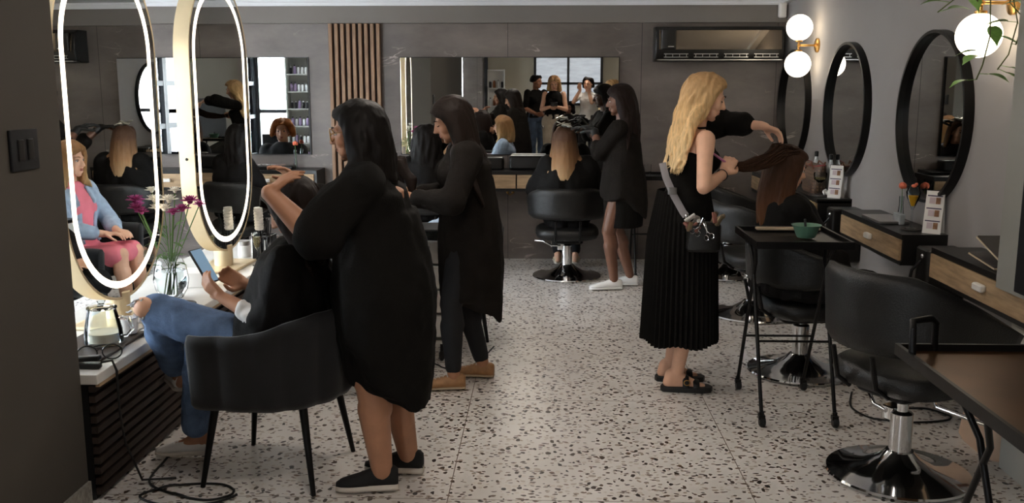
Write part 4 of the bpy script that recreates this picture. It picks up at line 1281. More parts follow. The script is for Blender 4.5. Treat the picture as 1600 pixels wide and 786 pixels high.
for q in range(7): mb.rbox((.17 + .03 * math.sin(q * 2.2), 7.90 + .04 * math.cos(q * 3), 1.26 + .012 * (q % 3)), (.05, .07, .006), .008, Matrix.Rotation(q * .9, 3, 'Z') @ Matrix.Rotation(.4, 3, 'X'))
M['foil'] = mat('hair_foil', (196, 190, 176), .3, .8, var=.1)
mb.build('foils', M['foil'], P4, smooth=False)

# ---- stylist in white sneakers at the back
F = skeleton((.62, 7.48, .885), (.61, 7.46, 1.315), 176, 165, (.585, 7.46, 1.475), 172, -8, s=.95, g=1.08,
             ankles=[(.56, 7.40, .085), (.70, 7.56, .085)], toes=[186, 178],
             wrists=[(.405, 7.60, 1.235), (.36, 7.86, 1.24)], elbows=[Vector((-.1, -.6, -1)), Vector((-.2, .3, -1))])
P5 = fig_root(F, 'person in black shirt dress and white sneakers colouring the ombre-haired client')
bust_mesh(F, P5, M['skinC'], .007, hands={0: dict(dirv=(-.5, .6, .3), palm=(0, .3, -1), curl=.4), 1: dict(dirv=(-.9, .2, .1), palm=(0, 0, -1), curl=.4)})
face(F, P5, M['hair_black'])
mb = MB()
add_hand(mb, F, 0, (-.5, .6, .3), (0, .3, -1), .4, sz=1.16); add_hand(mb, F, 1, (-.9, .2, .1), (0, 0, -1), .4, sz=1.16)
for i in (0, 1): mb.cap(F.elb[i].lerp(F.wri[i], .8), F.wri[i], .033, .031)
voxel(mb, 'gloves', M['black'], P5, .006, 1)
mb = MB(); add_torso(mb, F, .018, bust=.052); add_arm(mb, F, 0, .022, 0, .62, puff=.01); add_arm(mb, F, 1, .022, 0, .62, puff=.01)
hem = lambda a: .12 * abs(math.cos(a)) ** 5 - .06 * max(0, -math.sin(a)) ** 2 + .12 * max(0, math.sin(a)) ** 2
mb.loft(skirt_rings(F, None, [(1.15, .17, .135, 0), (1.0, .18, .15, 0), (.86, .20, .18, -.01), (.72, .205, .19, -.01), (.62, .20, .185, -.01)], hem, fold=.05, nf=5))
voxel(mb, 'shirt', M['cloth2'], P5, .011, 3, folds(.012, 8, 2.5))
mb = MB().loft(skirt_rings(F, None, [(.9, .17, .15, 0), (.7, .175, .16, -.01), (.5, .165, .15, -.01)], None, fold=.02))
voxel(mb, 'dress_hem', M['cloth'], P5, .010, 2)
hair(F, P5, M['hair_red'], .42, 260, .014, 15, wave=.006, zend=1.08, puff=.010, side_clear=.076, back=.08, fmax=.02)
M['whiteshoe'] = mat('white_sneaker', (236, 234, 230), .6, var=.04)
for i in (0, 1): shoe(F, i, P5, M['whiteshoe'], M['whiteshoe'], name='sneaker', sole_h=.026, L=1.08, laces=M['whiteshoe'])

# ---- blonde stylist
F = skeleton((.735, 4.97, .915), (.775, 4.95, 1.375), 2, 12, (.825, 4.95, 1.535), 4, -18, s=.965, g=.98,
             ankles=[(.70, 5.06, .09), (.71, 4.88, .09)], toes=[0, -2],
             wrists=[(1.155, 5.13, 1.385), (.905, 4.83, 1.155)], elbows=[Vector((.1, .9, .25)), Vector((-.1, -.7, -1))], shw=.168)
P6 = fig_root(F, 'person with long wavy blonde hair, one-shoulder black top and pleated black skirt')
bust_mesh(F, P6, M['skinB'], .0056, feet=True, hands={0: dict(dirv=(.82, .0, -.30), palm=(-.2, -.2, -1), curl=.62, thumb=.9), 1: dict(dirv=(.45, .4, .75), palm=(.1, .9, -.2), curl=.9, thumb=.8)})
face(F, P6, M['hair_brown'], closed=True)
# top: bare near shoulder, sleeve on the far arm
mb = MB(); add_torso(mb, F, .010, bust=.052, t0=-.12, t1=.78)
S = F.sho[0]; add_arm(mb, F, 0, .020, 0, .5, puff=.03)
mb.cap(F.elb[0], F.elb[0].lerp(F.wri[0], .55), .068, .066); mb.cap(F.elb[0].lerp(F.wri[0], .55), F.elb[0].lerp(F.wri[0], .72), .064, .036)
mb.cap(F.pel.lerp(F.neck, .75), S, .09, .06); mb.cap(F.pel.lerp(F.neck, .75) + F.ls * .05, S - F.fs * .02, .09, .055)
voxel(mb, 'top', M['cloth'], P6, .009, 3, folds(.008, 10, 10, .002, 40))
MB().tube([F.pel.lerp(F.neck, .74) - F.ls * .09 + F.fs * .09, F.sho[1].lerp(F.neck, .45) + UP * .035 + F.fs * .03, F.neck - F.fs * .05 + UP * .0, S.lerp(F.neck, .5) - F.fs * .04], .008, 8).build('neck_strap', M['cloth'], P6)
# pleated skirt
rings = []; npl = 46
for k in range(15):
    u = k / 14; z = 1.06 - u * (1.06 - .26)
    rx = .132 + .040 * min(1, u * 3.2) + .022 * u; ry = .115 + .04 * min(1, u * 3.2) + .030 * u
    ring = []
    for j in range(npl * 4):
        a = 2 * PI * j / (npl * 4); ph = (j % 4) / 4.
        d = (.003 + .010 * u) * (1 if ph < .5 else -1) * (1 if ph in (0, .5) else .4)
        wv = 1 + .04 * u * math.sin(5 * a + 1)
        ring.append(Vector((F.pel.x - .005 + .0 * u, F.pel.y, z + .008 * math.sin(6 * a) * u)) + F.lh * math.cos(a) * (ry * 1.12 * wv + d) + F.fh * math.sin(a) * (rx * wv + d))
    rings.append(ring)
MB().loft(rings, cap=False).build('pleated_skirt', M['cloth'], P6, smooth=False, solid=.003)
hair(F, P6, M['hair_blonde'], .50, 300, .0125, 16, wave=.017, wf=26, zend=1.16, puff=.010, side_clear=.076, back=.10, part=.2, fmax=.02, flow=-.04, vox=.0055, fat=1.0)
M['sandal'] = mat('black_sandal_leather', (24, 22, 21), .5, var=.1)
for i in (0, 1):
    A = F.ank[i]; f = yv(F.toe[i]); l = yv(F.toe[i] + 90); b0 = Vector((A.x, A.y, 0))
    sd = []
    for z, k in ((.002, 0), (.03, .002)):
        sd.append([b0 + f * x + l * y + UP * z for x, y in [(-.085, 0), (-.075, .032), (-.02, .036), (.06, .042), (.13, .05), (.175, .036), (.19, .0), (.175, -.036), (.13, -.048), (.06, -.04), (-.02, -.036), (-.075, -.032)]])
    so = MB().loft(sd).build('sandal', M['sandal'], P6, bevel=.004)
    for x, zt, wd in ((.10, .062, .048), (.045, .085, .042)):
        MB().tube([b0 + f * x + l * math.cos(a) * wd + UP * (.03 + (zt - .03) * math.sin(a)) for a in [PI * k / 10 for k in range(11)]], .017, 8, flat=.25, up=(0, 0, 1)).build('strap', M['sandal'], so)
    MB().tube([b0 + f * .05 + l * -.043 + UP * .058 + f * .016 * math.cos(a) + UP * .014 * math.sin(a) for a in [2 * PI * k / 12 for k in range(13)]], .0028, 6).build('buckle', M['brass'], so)
# wristband
W = F.wri[1]; E_ = F.elb[1]; d = (W - E_).normalized(); a1 = d.orthogonal().normalized(); a2 = d.cross(a1)
MB().tube([E_.lerp(W, .93) + (a1 * math.cos(a) + a2 * math.sin(a)) * .029 for a in [2 * PI * k / 20 for k in range(21)]], .0025, 6).build('hair_tie', M['cable'], P6)

# crossbody pouch of hair clips worn by the blonde stylist
M['greystrap'] = mat('grey_webbing', (150, 146, 148), .7, var=.05)
t = thing('hip_pouch', 'black hip pouch on grey strap stuffed with hair clips', 'bag', (.80, 4.72, .85))
MB().tube([(.60, 4.84, 1.21), (.615, 4.81, 1.14), (.655, 4.79, 1.05), (.70, 4.775, .97), (.715, 4.765, .95)], .018, 8, flat=.16, up=(0, 1, 0)).build('strap', M['greystrap'], t)
MB().rbox((.645, 4.775, 1.075), (.045, .012, .035), .005).build('strap_buckle', M['steel'], t)
MB().tube([(.715, 4.76, .955), (.725, 4.755, .93), (.735, 4.755, .915)], .004, 8).ell((.718, 4.76, .95), (.012, .008, .012)).build('clasp', M['chrome'], t)
MB().rbox((.80, 4.735, .85), (.17, .075, .15), .03).build('pouch', M['leather'], t)
rr = random.Random(5); clipc = [mat('bronze_clip', (128, 112, 88), .35, .7, var=.1), mat('steel_clip', (186, 182, 176), .3, .8, var=.1), mat('rose_clip', (128, 84, 74), .4, .6, var=.1)]
for k in range(13):
    a = rr.uniform(-1.1, 1.1); c = Vector((.80 + rr.uniform(-.08, .09), 4.70 + rr.uniform(-.02, .03), .925 + rr.uniform(-.035, .03))); R = Matrix.Rotation(a, 3, 'Y') @ Matrix.Rotation(rr.uniform(-.6, .6), 3, 'X')
    mb = MB().rbox(c, (.016, .008, .06), .005, R).rbox(c + R @ Vector((.01, .006, 0)), (.012, .006, .05), .004, R); mb.build('hair_clip', clipc[k % 3], t)
for c, tl in (((.768, 4.69, .905), .5), ((.81, 4.688, .885), -.35)):
    R = Matrix.Rotation(tl, 3, 'Y'); c = Vector(c); mb = MB()
    for sg in (-1, 1):
        mb.tube([c + R @ Vector((sg * .014 + .010 * math.cos(a), 0, -.03 + .014 * math.sin(a))) for a in [2 * PI * q_ / 14 for q_ in range(15)]], .0018, 5)
        mb.tube([c + R @ Vector((sg * .010, 0, -.017)), c, c + R @ Vector((-sg * .006, 0, .05))], [.002, .003, .0012], 5)
    mb.build('scissors', M['chrome'], t)
t = thing('styling_comb', 'pink and dark tail comb held in the blonde stylist hand', 'comb', (.86, 4.83, 1.2))
MB().tube([(.79, 4.80, 1.30), (.93, 4.86, 1.205)], .006, 8).build('body', mat('pink_plastic', (196, 120, 160), .4, var=.05), t)
MB().tube([(.86, 4.83, 1.262), (.80, 4.80, 1.31)], .011, 8, flat=.3).build('teeth', M['cable'], t)

# ---- client under the blonde stylist's hands
F = skeleton((1.42, 5.25, .50), (1.33, 5.25, .99), 5, 5, (1.335, 5.25, 1.145), 10, -14, s=.93, g=1.0,
             ankles=[(1.86, 5.15, .14), (1.86, 5.35, .14)], toes=[0, 0], knees=[Vector((.6, 0, 1))] * 2,
             wrists=[(1.60, 5.17, .66), (1.60, 5.33, .66)], elbows=[Vector((0, .6, -1)), Vector((0, -.6, -1))])
P7 = fig_root(F, 'person in long dark cape whose brown hair is being held up and styled')
bust_mesh(F, P7, M['skinB'], .008, feet=True)
face(F, P7, M['hair_brown'])
mb = MB(); add_torso(mb, F, .028, bust=.055); add_arm(mb, F, 0, .035, 0, 1.02, puff=.02); add_arm(mb, F, 1, .035, 0, 1.02, puff=.02)
mb.loft(cape_rings([(1.33, 5.25, 1.03, .07, .07), (1.34, 5.25, .96, .13, .18), (1.36, 5.25, .83, .18, .23), (1.40, 5.25, .70, .23, .27), (1.44, 5.25, .58, .28, .29), (1.45, 5.25, .47, .29, .30)]))
for i in (0, 1): mb.cap(F.hips[i], F.kne[i], .11, .085)
voxel(mb, 'cape', M['cape'], P7, .011, 3, folds(.015, 9, 5))
mb = MB()
for i in (0, 1): add_leg(mb, F, i, .012, .1, .95)
voxel(mb, 'jeans', M['denim'], P7, .010, 2)
hair(F, P7, M['hair_p7'], .42, 290, .014, 17, wave=.004, zend=.84, puff=.015, back=.1, fmax=.02)
for i in (0, 1): shoe(F, i, P7, M['whiteshoe'], M['whiteshoe'], name='sneaker')
# lock lifted by the stylist, falling from her raised hand to her lower hand
mb = MB(); rr = random.Random(9)
for k in range(70):
    a = Vector((1.335 + rr.uniform(-.05, .04), 5.22 + rr.uniform(-.05, .05), 1.25 + rr.uniform(-.02, .02)))
    b_ = Vector((1.24 + rr.uniform(-.03, .03), 5.12 + rr.uniform(-.02, .02), 1.26 + rr.uniform(-.06, .03)))
    c = Vector((1.10, 5.0 + rr.uniform(-.02, .02), 1.20 + rr.uniform(-.045, .03))); e = Vector((.955, 4.87, 1.19 + rr.uniform(-.016, .02)))
    mb.tube([a, a.lerp(b_, .5) + Vector((0, 0, .01)), b_, b_.lerp(c, .5) - Vector((0, 0, .012)), c, c.lerp(e, .5) - Vector((0, 0, .008)), e], [.008, .009, .009, .009, .007, .006, .004], 6, flat=.5)
mb.build('lifted_lock', M['hair_p7'], P7, smooth='all')


def simple_seated(label, x, y, hd, hairm, skin, s=.93, cloth=None, length=.3, zend=.9, seed=20, wave=.008, headpitch=-5, outfit='cape', arms=None, hdyaw=None, vox=.010, seat=.5, puff=.018):
    f = yv(hd); l = yv(hd + 90); p = Vector((x, y, 0))
    F = skeleton(p + UP * seat, p + UP * (seat + .485) - f * .03, hd, hd, p + UP * (seat + .64) + f * .0, hd if hdyaw is None else hdyaw, headpitch, s=s, g=1.05,
                 ankles=[p + f * .42 + l * .08 + UP * .13, p + f * .42 - l * .08 + UP * .13], toes=[hd, hd], knees=[f * .6 + UP] * 2,
                 wrists=[p + f * .26 + l * .07 + UP * .64, p + f * .26 - l * .07 + UP * .64], elbows=[l - UP, -l - UP])
    P = fig_root(F, label)
    bust_mesh(F, P, skin, vox, feet=True, hands={0: dict(dirv=f * 1 - l * .4, palm=-UP, curl=.5), 1: dict(dirv=f + l * .4, palm=-UP, curl=.5)})
    face(F, P, hairm)
    if outfit == 'cape':
        mb = MB(); add_torso(mb, F, .028, bust=.055); add_arm(mb, F, 0, .035, 0, 1.02, puff=.02); add_arm(mb, F, 1, .035, 0, 1.02, puff=.02)
        rg = []
        for k, (z, a_, b_, sh) in enumerate([(.53, .07, .07, -.03), (.46, .19, .13, -.02), (.33, .25, .19, .0), (.2, .27, .22, .03), (.08, .28, .26, .08), (-.02, .28, .27, .10)]):
            rg.append([p + UP * (seat + z) + f * (sh + b_ * math.cos(q)) + l * a_ * math.sin(q) * (1 + .04 * math.sin(8 * q)) for q in [2 * PI * j / 40 for j in range(40)]])
        mb.loft(rg)
        for i in (0, 1): mb.cap(F.hips[i], F.kne[i], .11, .085)
        voxel(mb, 'cape', cloth or M['cape'], P, .012, 3, folds(.014, 9, 5))
    mb = MB()
    for i in (0, 1): add_leg(mb, F, i, .012, .1, .95)
    if outfit == 'cape': voxel(mb, 'trousers', M['legging'], P, .011, 2)
    hair(F, P, hairm, length, 220, .014, seed, wave=wave, zend=zend, puff=puff, side_clear=.074, vox=.009)
    for i in (0, 1): shoe(F, i, P, M['shoe_black'], M['sole_white'], name='sneaker')
    return F, P


simple_seated('person with wavy black hair seated in cape, back turned, at the wide mirror', -.98, 8.0, 92, M['hair_black'], M['skinA'], seed=21, zend=.86, wave=.009, puff=.03)
simple_seated('person with curly ginger hair in grey cape reflected by the slatted panel', -2.62, 7.87, 85, M['hair_ginger'], M['skinB'], cloth=M['legging'], length=.10, zend=1.08, seed=22, wave=.012, puff=.03)
# woman in pink dress and denim jacket
simple_seated('person with auburn-brown hair in cape, hair held by the long-haired stylist', -.88, 4.98, 180, M['hair_red'], M['skinA'], length=.34, zend=.93, seed=24)
p9b = bpy.data.objects['person.009'] if 'person.009' in bpy.data.objects else None
mb = MB(); rr = random.Random(19)
for k in range(26):
    a = Vector((-.86 + rr.uniform(-.04, .04), 4.96 + rr.uniform(-.04, .04), 1.16)); b_ = Vector((-.745 + rr.uniform(-.03, .03), 4.93 + rr.uniform(-.03, .03), 1.20 + rr.uniform(-.03, .03)))
    c = Vector((-.68 + rr.uniform(-.03, .02), 4.90 + rr.uniform(-.02, .02), 1.12)); mb.tube([a, b_, c, Vector((-.675, 4.88, 1.03)), Vector((-.67 + rr.uniform(-.03, .03), 4.87, .9))], [.012, .014, .014, .012, .006], 6)
voxel(mb, 'held_hair', M['hair_brown'], p9b, .008, 1)
F, P9 = simple_seated('person in pink dress and light denim jacket sitting with hands in lap', -.54, 6.03, 185, M['hair_pink'], M['skinB'], length=.34, zend=.93, seed=23, outfit='own', vox=.007, seat=.47)
mb = MB(); add_torso(mb, F, .016, bust=.042)
for i in (0, 1): mb.cap(F.hips[i], F.hips[i].lerp(F.kne[i], .92), .10, .075)
mb.cap(F.hips[0].lerp(F.hips[1], .5), F.kne[0].lerp(F.kne[1], .5), .09, .06)
voxel(mb, 'dress', M['pink'], P9, .009, 3, folds(.006, 12, 8))
mb = MB(); add_arm(mb, F, 0, .022, 0, .85); add_arm(mb, F, 1, .022, 0, .85)
rg = torso_rings(F, .03, t0=.15, t1=.97, n=32)
for sg in (0, 1):   # open jacket: two halves wrapping the sides and back
    half = []
    for ring in rg:
        idx = [(4 + q) % 32 for q in range(-11, 3)] if sg == 0 else [(16 - 4 - q) % 32 for q in range(-11, 3)]
        outer = [ring[i] for i in idx]; ctr = sum((Vector(v) for v in ring), Vector()) / 32
        inner = [ctr + (Vector(v) - ctr) * .86 for v in outer][::-1]
        half.append([Vector(v) for v in outer] + inner)
    mb.loft(half)
voxel(mb, 'denim_jacket', M['ltdenim'], P9, .009, 2, folds(.007, 16, 12))

def standing(label, x, y, hd, H, skin, hairm, top, bottom, wr, el=None, hlen=.3, zend=None, seed=30, hp=-5, sleeve=.5, hdyaw=None, wave=.008, g=1.0, hands=None, skirtless=True, toplow=None, legw=.02, shoes=None):
    f = yv(hd); l = yv(hd + 90); p = Vector((x, y, 0)); s = H / 1.7
    w_ = [p + f * a + l * b_ + UP * c for a, b_, c in wr]
    F = skeleton(p + UP * .94 * s, p + UP * 1.44 * s - f * .01, hd, hd, p + UP * 1.59 * s + f * .025, hd if hdyaw is None else hdyaw, hp, s=s, g=g,
                 ankles=[p + l * .09 + UP * .085, p - l * .10 + f * .05 + UP * .085], toes=[hd + 8, hd - 8], wrists=w_, elbows=el or [l * .7 - UP - f * .3, -l * .7 - UP - f * .3])
    P = fig_root(F, label)
    bust_mesh(F, P, skin, .0075, feet=True, hands=hands or {0: dict(dirv=f - l * .5, palm=-l + UP * .3, curl=.6), 1: dict(dirv=f + l * .5, palm=l + UP * .3, curl=.6)})
    face(F, P, hairm, closed=False)
    mb = MB(); add_torso(mb, F, .012, bust=.05, t0=.0)
    if sleeve > 0: add_arm(mb, F, 0, .014, 0, sleeve); add_arm(mb, F, 1, .014, 0, sleeve)
    voxel(mb, 'top', top, P, .009, 3, folds(.006, 9, 9))
    mb = MB(); mb.loft(torso_rings(F, .012, t1=.2)); 
    for sg in (1, -1): mb.ell(F.pel + F.lh * sg * .065 * s - F.fh * .05 * s - UP * .03, ((.095) * s,) * 3)
    for i in (0, 1): add_leg(mb, F, i, legw, 0, .97)
    voxel(mb, 'trousers', bottom, P, .009, 3, folds(.009, 11, 4))
    hair(F, P, hairm, hlen, 150, .012, seed, wave=wave, zend=zend, puff=.02, side_clear=.076, vox=.009, fmax=.02)
    for i in (0, 1): shoe(F, i, P, shoes or M['whiteshoe'], M['sole_white'], name='sneaker')
    return F, P


M['jeans2'] = mat('dark_blue_jeans', (64, 78, 98), .85, var=.3, scale=14)
F, P = standing('person in black halter top and wide pale trousers holding a small camera', .03, -.42, 92, 1.74, M['skinB'], M['hair_blonde'], M['cloth'], M['khaki'],
                [(.24, .05, 1.20), (.24, -.05, 1.20)], hlen=.26, zend=1.46, seed=31, hp=-28, sleeve=0, legw=.05)
t = thing('camera_in_hand', 'small black camera held at waist height, reflected in wide mirror', 'camera', (.03, -.09, 1.2))
MB().rbox((.03, -.10, 1.245), (.13, .06, .08), .015).build('body', M['black'], t)
MB().lathe((.03, -.05, 1.245), [(.032, -.02), (.034, .03), (.03, .05), (.02, .05)], 24, Matrix.Rotation(-PI / 2, 3, 'X')).build('lens', M['black'], t)
standing('person with short dark hair in black top and blue jeans, reflected in wide mirror', -.32, -1.0, 60, 1.76, M['skinD'], M['hair_black'], M['cloth'], M['jeans2'],
         [(.20, .1, 1.05), (.18, -.12, 1.02)], hlen=.03, seed=32, sleeve=.45, wave=.002, g=1.1, hdyaw=30)
bpy.data.objects  # noqa
F, P = standing('person in white printed top with arms raised to the face, dark trousers', .66, -.55, 110, 1.72, M['skinB'], M['hair_brown'], M['whitecloth'], M['legging'],
                [(.17, .10, 1.50), (.18, -.06, 1.50)], hlen=.10, seed=33, sleeve=.3, wave=.004, hp=-2,
                el=[Vector((0, 0, -1)) + yv(200) * .5, Vector((0, 0, -1)) + yv(20) * .5], hands={0: dict(dirv=(-.2, .1, 1), palm=(.2, .6, .3), curl=.8), 1: dict(dirv=(.1, .1, 1), palm=(-.2, .6, .3), curl=.8)})
simple_seated('person with dark curly hair seated low behind the people at the camera', .30, -1.5, 90, M['hair_black'], M['skinC'], seed=34, length=.14, zend=1.0, wave=.012, puff=.04)
salon_chair('black salon chair behind the people gathered at the camera', .30, -1.5, R_(90), .46, None)
# poster and white reception front against the front windows, product shelves
t = thing('portrait_poster', 'dark portrait poster of long black hair by the street window', 'poster', (-2.9, YF + .1, .1))
M['poster'] = mat('poster_print', (70, 62, 60), .6, var=.3, scale=4)
MB().box((-2.95, YF + .06, 1.55), (.42, .02, .75)).build('board', M['poster'], t, smooth=False)
MB().ell((-2.95, YF + .075, 1.66), (.1, .012, .14)).build('printed_face', M['skinA'], t)
MB().box((-2.95, YF + .09, .6), (.46, .05, 1.15)).build('stand_panel', M['paper'], t, smooth=False)
t = thing('product_shelf', 'white product shelf beside beige wall, reflected by the stone column', 'shelf', (-1.17, YF, 0))
mb = MB().box((-1.17, YF + .02, .95), (.34, .03, 1.9))
for k in range(6): mb.box((-1.17, YF + .12, .08 + k * .36), (.34, .24, .02))
for s in (-1, 1): mb.box((-1.17 + s * .165, YF + .12, .95), (.015, .24, 1.9))
mb.build('frame', M['white'], t, smooth=False)
rr = random.Random(4)
bc = [mat('dark_bottle', (40, 38, 42), .35, var=.1), mat('white_bottle', (226, 224, 222), .35, var=.03), mat('amber_bottle', (132, 82, 48), .3, var=.1), mat('mauve_bottle', (150, 130, 160), .35, var=.05)]


def bottle_proto(name, m_, capm, r=.028, h=.17):
    o = MB().lathe((0, 0, 0), [(r * .9, 0), (r, .006), (r, h * .72), (r * .75, h * .8), (r * .4, h * .84), (r * .4, h * .88)], 18).build(name, m_)
    MB().lathe((0, 0, 0), [(r * .45, h * .86), (r * .48, h * .88), (r * .45, h), (r * .2, h * 1.01)], 14).build('cap', capm, o)
    return o


protos = [bottle_proto('product_bottle', bc[k], bc[(k + 1) % 2], .026 + .002 * k, .15 + .012 * k) for k in range(4)]
BL = [('dark', 0), ('white', 1), ('amber', 2), ('mauve', 3)]
used = set()


def put_bottle(k, loc, label, group):
    if k in used: o = copy_tree(protos[k])
    else: o = protos[k]; used.add(k)
    tag(o, label, 'bottle', group); o.location = loc
    return o


for r_ in range(5):
    for c_ in range(4):
        k = rr.randrange(4)
        put_bottle(k, (-1.29 + c_ * .08, YF + .14, .092 + r_ * .36), BL[k][0] + ' product bottle on the white shelf beside the beige wall', BL[k][0] + ' bottles on the white shelf')
# tall grey bottle shelf seen in the mirror by the slatted panel
t = thing('bottle_shelf', 'tall grey shelf of product bottles at the street front', 'shelf', (-4.95, YF, 0))
mb = MB().box((-4.95, YF + .06, 1.1), (.62, .03, 2.2))
for k in range(7): mb.box((-4.95, YF + .20, .05 + k * .35), (.62, .28, .025))
for s in (-1, 1): mb.box((-4.95 + s * .31, YF + .20, 1.1), (.03, .3, 2.2))
mb.build('frame', M['pillar'], t, smooth=False)
for r_ in range(6):
    for c_ in range(7):
        k = rr.choice([1, 1, 3, 0])
        put_bottle(k, (-5.18 + c_ * .078, YF + .22, .063 + r_ * .35), BL[k][0] + ' product bottle on the tall grey shelf at the street front', BL[k][0] + ' bottles on the grey shelf')
# ------------------------------------------------------------------ small things
CT = .5205   # island counter top
def flute(x, y, z, label, liquid=None, h=.2, kind='flute', cat='glass', name='champagne_glass', rim=None):
    t = thing(name, label, cat, (x, y, z))
    if kind == 'flute': pr = [(.03, 0), (.031, .003), (.006, .008), (.0035, .02), (.0035, .09), (.012, .11), (.026, .15), (.028, .19), (.026, h)]
    elif kind == 'coupe': pr = [(.032, 0), (.033, .003), (.006, .008), (.0035, .02), (.0035, .075), (.02, .085), (.042, .105), (.047, .14), (.046, .15)]
    else: pr = [(.034, 0), (.035, .003), (.007, .008), (.0045, .02), (.0045, .10), (.012, .12), (.034, .175), (.038, .20), (.028, .222), (.028, .228)]
    inner = [(max(.001, r - .0018), zz + .002) for r, zz in pr[4:]][::-1]
    MB().lathe((x, y, z), pr + inner, 28).build('glass_body', M['thin'], t)
    if liquid:
        pl = {'flute': [(.001, .112), (.011, .113), (.0235, .15), (.0255, .175), (.001, .176)], 'coupe': [(.001, .088), (.018, .089), (.039, .106), (.043, .122), (.001, .123)], 'tulip': [(.001, .122), (.010, .124), (.030, .172), (.0315, .18), (.001, .181)]}[kind]
        MB().lathe((x, y, z), pl, 24).build('drink', liquid, t)
    return t


M['orange'] = mat('orange_drink', (250, 178, 40), .2, var=0, spec=.5)
M['bubbly'] = mat('sparkling_wine', (226, 206, 150), .05, var=0, trans=.7)
M['petal_orange'] = mat('coral_petal', (232, 122, 92), .6, var=.15, scale=30)
M['petal_white'] = mat('white_petal', (240, 238, 230), .6, var=.05)
M['petal_purple'] = mat('magenta_petal', (176, 66, 136), .6, var=.25, scale=30)
M['green'] = mat('flower_stem', (84, 116, 58), .6, var=.2)
M['slate'] = mat('dark_slate_coaster', (56, 52, 50), .5, var=.2)
M['silver'] = mat('silver_lid', (176, 172, 168), .3, .6, var=.05)


def disc(name, label, cat, x, y, z, r, h, m_, group=None):
    o = MB().lathe((x, y, z), [(r * .96, 0), (r, h * .3), (r, h * .8), (r * .96, h), (r * .5, h * .8), (.001, h * .8)], 36).build(name, m_)
    return tag(o, label, cat, group)


# console with cocktail
CZ = .8205
disc('coaster', 'round dark coaster under the orange cocktail glass', 'coaster', 2.0, 5.20, CZ, .055, .008, M['slate'])
t = flute(2.0, 5.20, CZ + .007, 'tulip cocktail glass half full of orange drink, flower garnish', M['orange'], kind='tulip', name='cocktail_glass')
MB().ell((2.0, 5.20, CZ + .24), (.014, .014, .010)).ell((2.008, 5.19, CZ + .25), (.009, .009, .009)).build('garnish', M['petal_orange'], t)


def rose_vase(x, y, z, label, h=.15):
    t = thing('bud_vase', label, 'vase', (x, y, z))
    MB().lathe((x, y, z), [(.018, 0), (.019, .004), (.017, .05), (.012, .10), (.014, h), (.012, h), (.010, .10), (.015, .05), (.015, .01), (.001, .008)], 20).build('glass_body', M['thin'], t)
    MB().tube([(x, y, z + .01), (x + .003, y, z + .1), (x, y, z + h + .05)], .002, 6).build('stem', M['green'], t)
    mb = MB()
    for k in range(9):
        a = k * 2.4; r = .004 + .0016 * k
        mb.ell((x + r * math.cos(a), y + r * math.sin(a), z + h + .065 - .001 * k), (.011, .011, .016))
    mb.build('bloom', M['petal_orange'], t)


rose_vase(2.05, 5.50, CZ, 'slim glass bud vase with one coral rose by the cocktail glass')
rose_vase(-2.25, 8.6, .8455, 'slim glass bud vase with one coral rose below the slatted panel mirror', .17)
rose_vase(1.98, 7.45, CZ, 'slim glass bud vase with coral rose behind the patterned handbag')
t = thing('glass_block', 'clear glass block sign holder leaning beside the rose vase', 'sign holder', (2.02, 5.46, CZ))
M['frost'] = mat('frosted_acrylic', (225, 230, 234), .15, var=.25, scale=12, trans=.35)
MB().rbox((2.02, 5.44, CZ + .03), (.03, .11, .06), .005).build('block', M['frost'], t)
t = thing('closed_laptop', 'slim closed silver laptop lying near the glass block', 'laptop', (2.01, 5.5, CZ))
MB().rbox((1.985, 5.56, CZ + .006), (.17, .32, .011), .012).build('base', M['steel'], t)
MB().rbox((1.985, 5.56, CZ + .0145), (.17, .32, .005), .012).build('lid', M['silver'], t)


def tent_card(x, y, z, label, rz=.0, h=.225):
    t = thing('price_card', label, 'card', (0, 0, 0))
    w_ = .095
    MB().prism([(-w_ / 2, -.03, 0), (w_ / 2, -.03, 0), (w_ / 2, .0, h), (-w_ / 2, .0, h)], (0, .002, 0)).prism([(-w_ / 2, .03, 0), (w_ / 2, .03, 0), (w_ / 2, .0, h), (-w_ / 2, .0, h)], (0, -.002, 0)).build('card', M['paper'], t, smooth=False)
    if 'bar' not in M:
        M['bar'] = mat('printed_bar', (70, 58, 84), .6, var=0); M['hairprint'] = mat('printed_hair_photo', (140, 100, 72), .6, var=.4, scale=40); M['pinkprint'] = mat('printed_blush_field', (206, 186, 190), .6, var=.1)
    for k in range(3):
        for dx, dz, ww, hh, m_ in ((0, .0, .078, .006, 'bar'), (-.012, -.025, .03, .032, 'pinkprint'), (.018, -.025, .024, .034, 'hairprint')):
            zz = h - .026 - k * .066 + dz; yy = -.03 + .03 * zz / h - .0025
            R = Matrix.Rotation(-math.atan2(.03, h), 3, 'X')
            MB().box((dx, yy, zz), (ww, .001, hh), R).build('print', M[m_], t, smooth=False)
    return place(t, (x, y, z), rz)


tent_card(2.075, 5.09, CZ, 'white folded price card standing near the cocktail glass', R_(-42))
tent_card(2.04, 6.70, CZ, 'white folded price card standing beside the patterned handbag', R_(-42))

